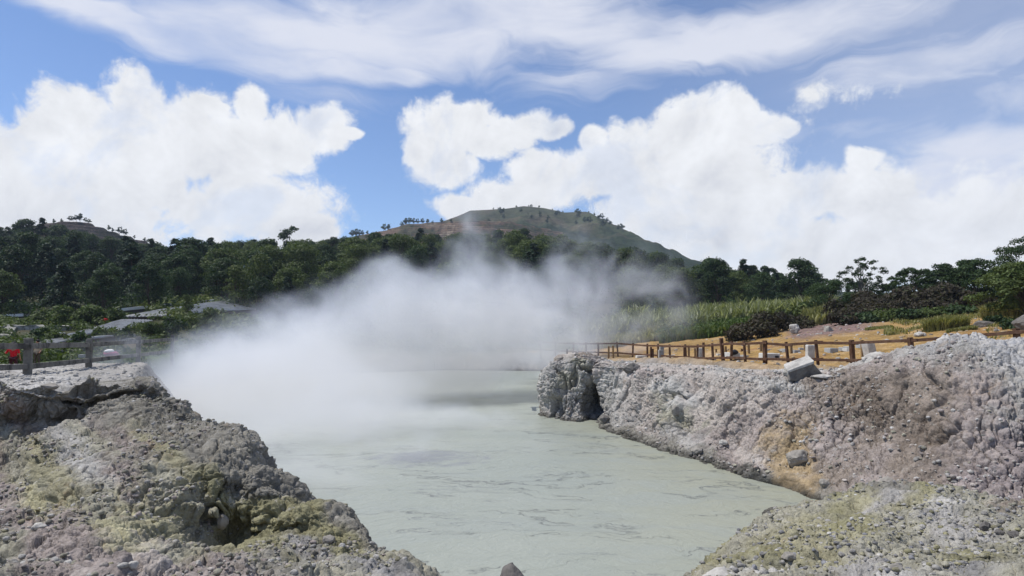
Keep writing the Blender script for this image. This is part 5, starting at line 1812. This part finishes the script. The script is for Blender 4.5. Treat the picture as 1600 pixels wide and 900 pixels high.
# ------------------------------------------------------------------ people on the left
def person(loc, rz, H, shirt, trousers, hair, label, arm=0.0, akimbo=False):
    root = empty('person', loc, rz, label, 'person')
    s = H / 1.72
    # joints: pelvis, spine, chest, neck, head; arms; legs
    J = {'pel': (0, 0, .95), 'wai': (0, 0, 1.10), 'che': (0, .0, 1.32), 'nek': (0, 0, 1.46), 'hea': (0, -.01, 1.56), 'cro': (0, 0, 1.67),
         'hl': (-.09, 0, .90), 'kl': (-.11, -.02, .50), 'al': (-.12, .02, .09), 'fl': (-.13, -.12, .04),
         'hr': (.09, 0, .90), 'kr': (.12, -.03, .50), 'ar': (.13, .02, .09), 'fr': (.15, -.12, .04),
         'sl': (-.19, 0, 1.39), 'sr': (.19, 0, 1.39)}
    if akimbo:
        J.update({'el': (-.40, .04, 1.17), 'wl': (-.20, -.10, 1.02), 'er': (.40, .04, 1.17), 'wr': (.20, -.10, 1.02)})
    else:
        J.update({'el': (-.26, .03, 1.13), 'wl': (-.25, -.12, .90), 'er': (.27 + arm * .1, .0, 1.14), 'wr': (.30 + arm * .15, -.18, 1.0 + arm * .2)})
    ED = [('pel', 'wai'), ('wai', 'che'), ('che', 'nek'), ('nek', 'hea'), ('hea', 'cro'), ('pel', 'hl'), ('hl', 'kl'), ('kl', 'al'), ('al', 'fl'), ('pel', 'hr'), ('hr', 'kr'), ('kr', 'ar'), ('ar', 'fr'),
          ('che', 'sl'), ('sl', 'el'), ('el', 'wl'), ('che', 'sr'), ('sr', 'er'), ('er', 'wr')]
    RD = {'pel': (.145, .11), 'wai': (.135, .10), 'che': (.165, .11), 'nek': (.055, .055), 'hea': (.085, .10), 'cro': (.07, .08), 'hl': (.09, .09), 'kl': (.062, .062), 'al': (.042, .042), 'fl': (.04, .03),
          'hr': (.09, .09), 'kr': (.062, .062), 'ar': (.042, .042), 'fr': (.04, .03), 'sl': (.06, .06), 'sr': (.06, .06), 'el': (.043, .043), 'er': (.043, .043), 'wl': (.03, .03), 'wr': (.03, .03)}

    def skin(name, keys, grow, mat, fingers=False):
        ks = [k for k in J if k in keys]
        ix = {k: i for i, k in enumerate(ks)}
        vs = [tuple(c * s for c in J[k]) for k in ks]
        es = [(ix[a], ix[b]) for a, b in ED if a in ix and b in ix]
        rad = [tuple(q * s * grow for q in RD[k]) for k in ks]
        if fingers:                             # palm, four fingers and a thumb at each wrist
            for sd, wk, ek in ((-1, 'wl', 'el'), (1, 'wr', 'er')):
                d = (Vector(J[wk]) - Vector(J[ek])).normalized()
                side = d.cross(Vector((0, 0, 1))).normalized()
                b = ix[wk]
                pb = Vector(J[wk]) + d * 0.08
                for q in range(-2, 3):
                    o_ = side * 0.018 * q
                    ln2 = (0.055, 0.08, 0.085, 0.075, 0.06)[q + 2]
                    st_ = Vector(J[wk]) + d * 0.02 + side * 0.03 * q * 0.5 if q == -2 else pb + o_ * 0.8
                    vs.append(tuple(st_ * s)); rad.append((.013 * s, .013 * s))
                    es.append((b, len(vs) - 1))
                    vs.append(tuple((st_ + d * ln2 * 0.8 + (side * -0.035 if q == -2 else Vector((0, 0, -0.015)))) * s)); rad.append((.008 * s, .008 * s))
                    es.append((len(vs) - 2, len(vs) - 1))
        me = bpy.data.meshes.new(name)
        me.from_pydata(vs, es, [])
        me.materials.append(mat)
        o = bpy.data.objects.new(name, me)
        COL.objects.link(o)
        o.parent = root
        md = o.modifiers.new('skin', 'SKIN')
        md.use_smooth_shade = True
        for i, rr in enumerate(rad):
            me.skin_vertices[0].data[i].radius = rr
            me.skin_vertices[0].data[i].use_root = (i == 0)
        sb = o.modifiers.new('sub', 'SUBSURF')
        sb.levels = sb.render_levels = 1
        return o
    skin('body', set(J), 1.0, M['skin'], True)
    skin('shirt', {'pel', 'wai', 'che', 'sl', 'sr', 'el', 'er', 'hl', 'hr'}, 1.2, shirt)
    skin('trousers', {'pel', 'hl', 'kl', 'al', 'hr', 'kr', 'ar'}, 1.18, trousers)
    p, f = rock_shape(ICO3, (.22 * s, .24 * s, .20 * s), 5, 0.05, 1)
    h = mesh_np('hair', p, f, hair, root)
    h.location = (0, .015 * s, 1.645 * s)
    return root


M['skin'] = mat_simple('skin', (0.32, 0.18, 0.12), 0.1, 6, 0.6, 0.1)
M['red'] = mat_simple('red_cloth', (0.55, 0.012, 0.02), 0.15, 6, 0.8, 0.3)
M['beige'] = mat_simple('beige_cloth', (0.42, 0.37, 0.28), 0.2, 6, 0.85, 0.3)
M['maroon'] = mat_simple('dark_maroon_cloth', (0.06, 0.02, 0.025), 0.2, 6, 0.85, 0.3)
M['khaki'] = mat_simple('dark_khaki_cloth', (0.07, 0.06, 0.045), 0.2, 6, 0.85, 0.3)
M['hair'] = mat_simple('black_hair', (0.012, 0.010, 0.010), 0.2, 30, 0.5, 0.5)
M['purple'] = mat_simple('purple_cloth', (0.24, 0.06, 0.12), 0.3, 6, 0.8, 0.4)
M['white'] = mat_simple('white_cloth', (0.70, 0.70, 0.68), 0.15, 6, 0.8, 0.4)
M['blue'] = mat_simple('blue_tarpaulin', (0.05, 0.22, 0.50), 0.15, 6, 0.6, 0.3)
x, y, z = P(20, 587, 32)
print('person ground', gz(x, y), z)
person((x, y, gz(x, y)), 0.2 + math.pi, 1.58, M['red'], M['maroon'], M['hair'], 'person in a red shirt and dark trousers standing behind the concrete fence', 1.0)
x, y, z = P(57, 583, 38)
person((x, y, gz(x, y)), 0.0, 1.55, M['beige'], M['khaki'], M['hair'], 'person in a beige shirt half hidden by the first concrete post', 0.0)

# bundle beyond the fence
x, y, z = P(174, 556, 40)
g_ = gz(x, y)
bn = empty('bundle', (x, y, max(z, g_)), 0.1, 'low purple bundle with a white cloth on top, behind the concrete fence', 'bundle')
p, f = rock_shape(ICO3, (0.95, 0.55, 0.36), 67, 0.12, 3)
mesh_np('purple_bag', p, f, M['purple'], bn).location = (0, 0, 0.10)
p, f = rock_shape(ICO3, (0.60, 0.45, 0.26), 68, 0.12, 3)
mesh_np('white_cloth', p, f, M['white'], bn).location = (-0.10, 0, 0.26)


# ------------------------------------------------------------------ terraced fields with plastic covered beds
M['plastic'] = mat_simple('silver_plastic', (0.30, 0.31, 0.31), 0.15, 2.0, 0.45, 0.3, 0.5, (0.20, 0.20, 0.19))
M['soil'] = mat_simple('dark_soil', (0.055, 0.040, 0.028), 0.3, 2.0, 0.95, 0.4)
M['roofwhite'] = mat_simple('white_roof', (0.78, 0.78, 0.76), 0.1, 2.0, 0.6, 0.1)
M['shedwall'] = mat_simple('grey_shed_wall', (0.13, 0.12, 0.12), 0.2, 2.0, 0.9, 0.3)
M['stonewall'] = mat_simple('pale_terrace_stone', (0.36, 0.35, 0.31), 0.45, 2.0, 0.9, 0.6, 0.2, (0.06, 0.06, 0.04))


def bed(px0, px1, D0, D1, n, slant, label, zoff=0.12):
    c0 = at((px0 + px1) / 2, (D0 + D1) / 2)
    root = empty('mulched_bed', c0, 0, label, 'plant bed')
    w_ = (px1 - px0) / F * D0 / n
    rise_ = (D1 - D0) * 0.11
    soil = MB()
    xa, xb = (px0 - 2 - 800) / F * D0, (px1 + 2 - 800) / F * D0
    pa = [(xa, D0 - .3), (xb, D0 - .3), (xb + slant * (D1 - D0), D1), (xa + slant * (D1 - D0), D1)]
    soil.v = [(x - c0[0], y - c0[1], gz(x, y) - c0[2] + zoff - 0.05 + (rise_ if i > 1 else 0)) for i, (x, y) in enumerate(pa)] + [(x - c0[0], y - c0[1], gz(x, y) - c0[2] - 0.6) for x, y in pa]
    soil.f = [(0, 1, 2, 3), (0, 4, 5, 1), (1, 5, 6, 2), (2, 6, 7, 3), (3, 7, 4, 0)]
    soil.build('soil', M['soil'], root)
    for i in range(n):
        mb = MB()
        pts = []
        for k_ in range(7):
            t_ = k_ / 6
            D = D0 + (D1 - D0) * t_
            x = (px0 + (px1 - px0) * (i + 0.5) / n - 800) / F * D0 + slant * (D - D0)
            pts.append((x - c0[0], D - c0[1], gz(x, D) - c0[2] + zoff + t_ * rise_))
        for (x_, y_, z_) in pts:
            for sx_, sz_ in ((-1, -0.1), (-0.8, 0.05), (0.8, 0.05), (1, -0.1)):
                mb.v.append((x_ + sx_ * w_ * 0.30, y_, z_ + sz_ * 1.0))
        for k_ in range(6):
            for q_ in range(3):
                b_ = k_ * 4 + q_
                mb.f.append((b_, b_ + 1, b_ + 5, b_ + 4))
        mb.f += [(3, 2, 1, 0), (24, 25, 26, 27)]
        mb.build('plastic_strip', M['plastic'], root, True)
    return root


bed(192, 256, 75, 86, 11, 0.55, 'large bed of parallel silver plastic strips at the right end of the terraces', 0.45)
bed(138, 190, 66, 70, 11, 0.25, 'narrow bed of plastic strips just left of the large one', 0.25)
bed(94, 122, 60, 63, 7, 0.25, 'short bed of plastic strips in the middle of the terraces', 0.25)
bed(16, 56, 50, 54, 9, 0.25, 'low bed of silver plastic strips at the left, near the fence', 0.2)
bed(30, 54, 57, 60, 6, 0.25, 'small bed of plastic strips above the low left one', 0.2)
bed(78, 92, 54, 57, 3, 0.9, 'tiny bed of three slanting plastic strips', 0.2)


def strip_wall(p0, p1, hh, dpt, name, label, cat, mat, n=24, lift=0.0, parent=None):
    """long low wall following the ground between two (px, D) points"""
    mb = MB()
    a, b = Vector(at(*p0)), Vector(at(*p1))
    V = []
    for i in range(n + 1):
        q = a.lerp(b, i / n)
        g_ = gz(q.x, q.y)
        j_ = 0.12 * vnoise(np.array([[q.x * 1.3, q.y, 3.0]]), 5)[0] if hh > 0.3 else 0
        for dy in (0, dpt):
            for dz in (-0.3, hh + j_):
                mb.v.append((q.x, q.y + dy, g_ + dz + lift))
    for i in range(n):
        k_ = i * 4
        mb.f += [(k_, k_ + 4, k_ + 5, k_ + 1), (k_ + 2, k_ + 3, k_ + 7, k_ + 6), (k_ + 1, k_ + 5, k_ + 7, k_ + 3)]
    e_ = n * 4
    mb.f += [(0, 1, 3, 2), (e_, e_ + 2, e_ + 3, e_ + 1)]
    o = mb.build(name, M[mat], parent)
    if label: tag(o, label, cat, None, 'thing')
    return o


strip_wall((-60, 66), (105, 66), 0.45, 1.5, 'terrace_wall', 'long pale terrace edge at the left, under the leafy bushes', 'terrace wall', 'stonewall')
strip_wall((0, 58), (14, 66), 0.5, 1.4, 'terrace_wall', 'short pale terrace edge at the far left, running uphill', 'terrace wall', 'stonewall')
strip_wall((-40, 47), (120, 48.5), 0.35, 0.5, 'terrace_wall', 'low pale terrace edge just above the top rail of the concrete fence', 'terrace wall', 'stonewall')
strip_wall((140, 52), (232, 57), 0.35, 0.4, 'terrace_wall', 'pale terrace edge rising to the right, lower one', 'terrace wall', 'stonewall')
strip_wall((150, 59), (215, 63), 0.35, 0.4, 'terrace_wall', 'pale terrace edge rising to the right, upper one', 'terrace wall', 'stonewall')
strip_wall((205, 67), (250, 70), 0.35, 0.4, 'terrace_wall', 'short pale terrace edge under the large plastic bed', 'terrace wall', 'stonewall')


def long_shed(p0, p1, ty0, ty1, label):
    a, b = Vector(P(p0[0], ty0, p0[1])), Vector(P(p1[0], ty1, p1[1]))
    root = empty('long_shed', (a.x, a.y, a.z), 0, label, 'shed')
    d = b - a
    L = d.length
    yaw, pit = math.atan2(d.y, d.x), math.asin(d.z / L)
    m_ = d / 2
    MB().box(tuple(m_), (L, 2.6, 0.34), (0.0, -pit, yaw)).build('roof', M['roofwhite'], root, bevel=0.02)
    MB().box(tuple(m_ - Vector((0, -0.2, 1.15))), (L * 0.985, 2.0, 2.1), (0.0, -pit, yaw)).build('wall', M['shedwall'], root)


long_shed((-70, 84), (43, 86), 496, 492.5, 'long grey shed with a white roof edge at the far left of the fields')
long_shed((188, 84), (330, 91), 484, 470, 'long low shed roof, white and thin, rising towards the steam')
# blue tarpaulin and red thing in the fields
x, y, z = P(27, 502.5, 72)
p, f = rock_shape(ICO3, (1.1, 0.7, 0.5), 70, 0.15, 3)
o = mesh_np('tarpaulin', p, f, M['blue'])
o.location = (x, y, gz(x, y) + 0.2)
tag(o, 'small bright blue tarpaulin heap beside the long grey shed', 'tarpaulin')
x, y, z = P(164, 500, 71)
p, f = rock_shape(ICO3, (0.7, 0.5, 0.4), 71, 0.15, 3)
o = mesh_np('red_bundle', p, f, M['red'])
o.location = (x, y, max(z, gz(x, y) + 0.1))
tag(o, 'small red bundle under the leafy bushes in the fields', 'bundle')


# ------------------------------------------------------------------ steam: a real volume, density from fractal noise
def steam_volume():
    me = bpy.data.meshes.new('steam')
    me.from_pydata([(0, 0, 0)], [], [])
    o = bpy.data.objects.new('steam', me)
    COL.objects.link(o)
    ng = bpy.data.node_groups.new('steam', 'GeometryNodeTree')
    ng.interface.new_socket('Geometry', in_out='INPUT', socket_type='NodeSocketGeometry')
    ng.interface.new_socket('Geometry', in_out='OUTPUT', socket_type='NodeSocketGeometry')
    g = NT(ng)
    out = g.n('NodeGroupOutput')
    pos = g.n('GeometryNodeInputPosition').outputs[0]
    # (centre, radii, strength): real places over the pool and the land behind it
    BL = [((-6.5, 26, -0.2), (9.0, 12, 1.3), 0.45), ((-16.0, 34, 1.0), (6.0, 6, 3.6), 0.8), ((-11.0, 25, -0.2), (5.6, 5.5, 3.2), 0.9), ((-14.4, 31, 0.2), (6.6, 6, 4.3), 1.0), ((-8.0, 30, 0.6), (6.5, 5.5, 4.0), 0.9), ((-9.0, 38, 2.0), (9.0, 6, 5.8), 1.0), ((-14.5, 40, 0.5), (8.0, 6, 4.4), 0.8), ((-11.5, 34, 2.8), (5.0, 5, 3.4), 0.8),
          ((-3.6, 41, 3.4), (6.2, 5, 5.8), 0.95), ((-2.4, 41, 6.6), (3.2, 4, 6.0), 0.85), ((-7.4, 38, 5.0), (3.0, 4, 4.0), 0.8), ((0.5, 45, 4.8), (5.0, 4.5, 4.2), 0.70), ((3.4, 48, 5.4), (5.0, 4.5, 4.4), 0.62),
          ((5.2, 49, 6.8), (3.0, 4, 5.0), 0.55), ((9.4, 49, 4.6), (4.8, 4.5, 5.8), 0.46), ((2.5, 52, 3.2), (9, 5, 3.4), 0.45), ((-5.5, 28, -0.6), (7.0, 8, 2.0), 0.50), ((-7.0, 20, -0.6), (5.0, 6, 1.7), 0.36)]
    wn_ = g.n('ShaderNodeTexNoise', None, Vector=pos, Scale=0.19, Detail=3.0, Roughness=0.5).outputs['Color']
    wp = g.v('MULTIPLY_ADD', g.v('SUBTRACT', wn_, (0.5, 0.5, 0.5)), (7.0, 6.0, 6.0), pos)
    env = None
    for c, r, st_ in BL:
        q = g.v('MULTIPLY_ADD', wp, (1 / r[0], 1 / r[1], 1 / r[2]), (-c[0] / r[0], -c[1] / r[1], -c[2] / r[2]))
        e = g.m('MULTIPLY', g.m('MAXIMUM', g.m('SUBTRACT', 1.0, g.v('LENGTH', q)), 0.0), st_)
        env = e if env is None else g.m('ADD', env, e)
    nz = g.n('ShaderNodeTexNoise', None, Vector=g.v('ADD', wp, (31.0, 7.0, 12.0)), Scale=0.30, Detail=9.0, Roughness=0.62, Distortion=0.9).outputs[0]
    d = g.m('ADD', env, g.m('MULTIPLY', g.m('SUBTRACT', nz, 0.5), 2.3))
    d = g.m('SUBTRACT', d, 0.13)
    d = g.m('MULTIPLY', g.m('MAXIMUM', d, 0.0), g.m('MINIMUM', g.m('MULTIPLY', env, 5.0), 1.0))
    d = g.m('MULTIPLY', g.m('MINIMUM', g.m('MULTIPLY', d, 1.5), 1.0), 0.31)
    vc = g.n('GeometryNodeVolumeCube', None, Density=d, Background=0.0, Min=(-24, 11, 0.02), Max=(17, 68, 13), Resolution_X=210, Resolution_Y=230, Resolution_Z=96)
    sm = g.n('GeometryNodeSetMaterial', None, Geometry=vc)
    m, t = new_mat('steam')
    at_ = t.n('ShaderNodeAttribute', {'attribute_name': 'density'}).outputs['Fac']
    sc = t.n('ShaderNodeVolumeScatter', None, Color=(0.755, 0.80, 0.895, 1), Density=at_, Anisotropy=0.15)
    t.n('ShaderNodeOutputMaterial', None, Volume=sc)
    sm.inputs['Material'].default_value = m
    g.put(out.inputs[0], sm)
    md = o.modifiers.new('steam', 'NODES')
    md.node_group = ng
    me.materials.append(m)
    return tag(o, kind='stuff')


steam_volume()

# thin air between the camera and the far hills
hz = MB().box((0, 25, 97.5), (2660, 2710, 205)).build('haze', M['mud'])
hm = bpy.data.materials.new('haze')
hm.use_nodes = True
ht = NT(hm.node_tree)
hv = ht.n('ShaderNodeVolumePrincipled', None, Color=(0.62, 0.72, 0.90, 1), Density=0.00020)
ht.n('ShaderNodeOutputMaterial', None, Volume=hv)
hz.data.materials.clear()
hz.data.materials.append(hm)
tag(hz, kind='stuff')

# prototypes that were never placed are not part of the scene
for k_, p_ in protos.items():
    if k_ not in used:
        for c_ in list(p_.children): bpy.data.objects.remove(c_)
        bpy.data.objects.remove(p_)
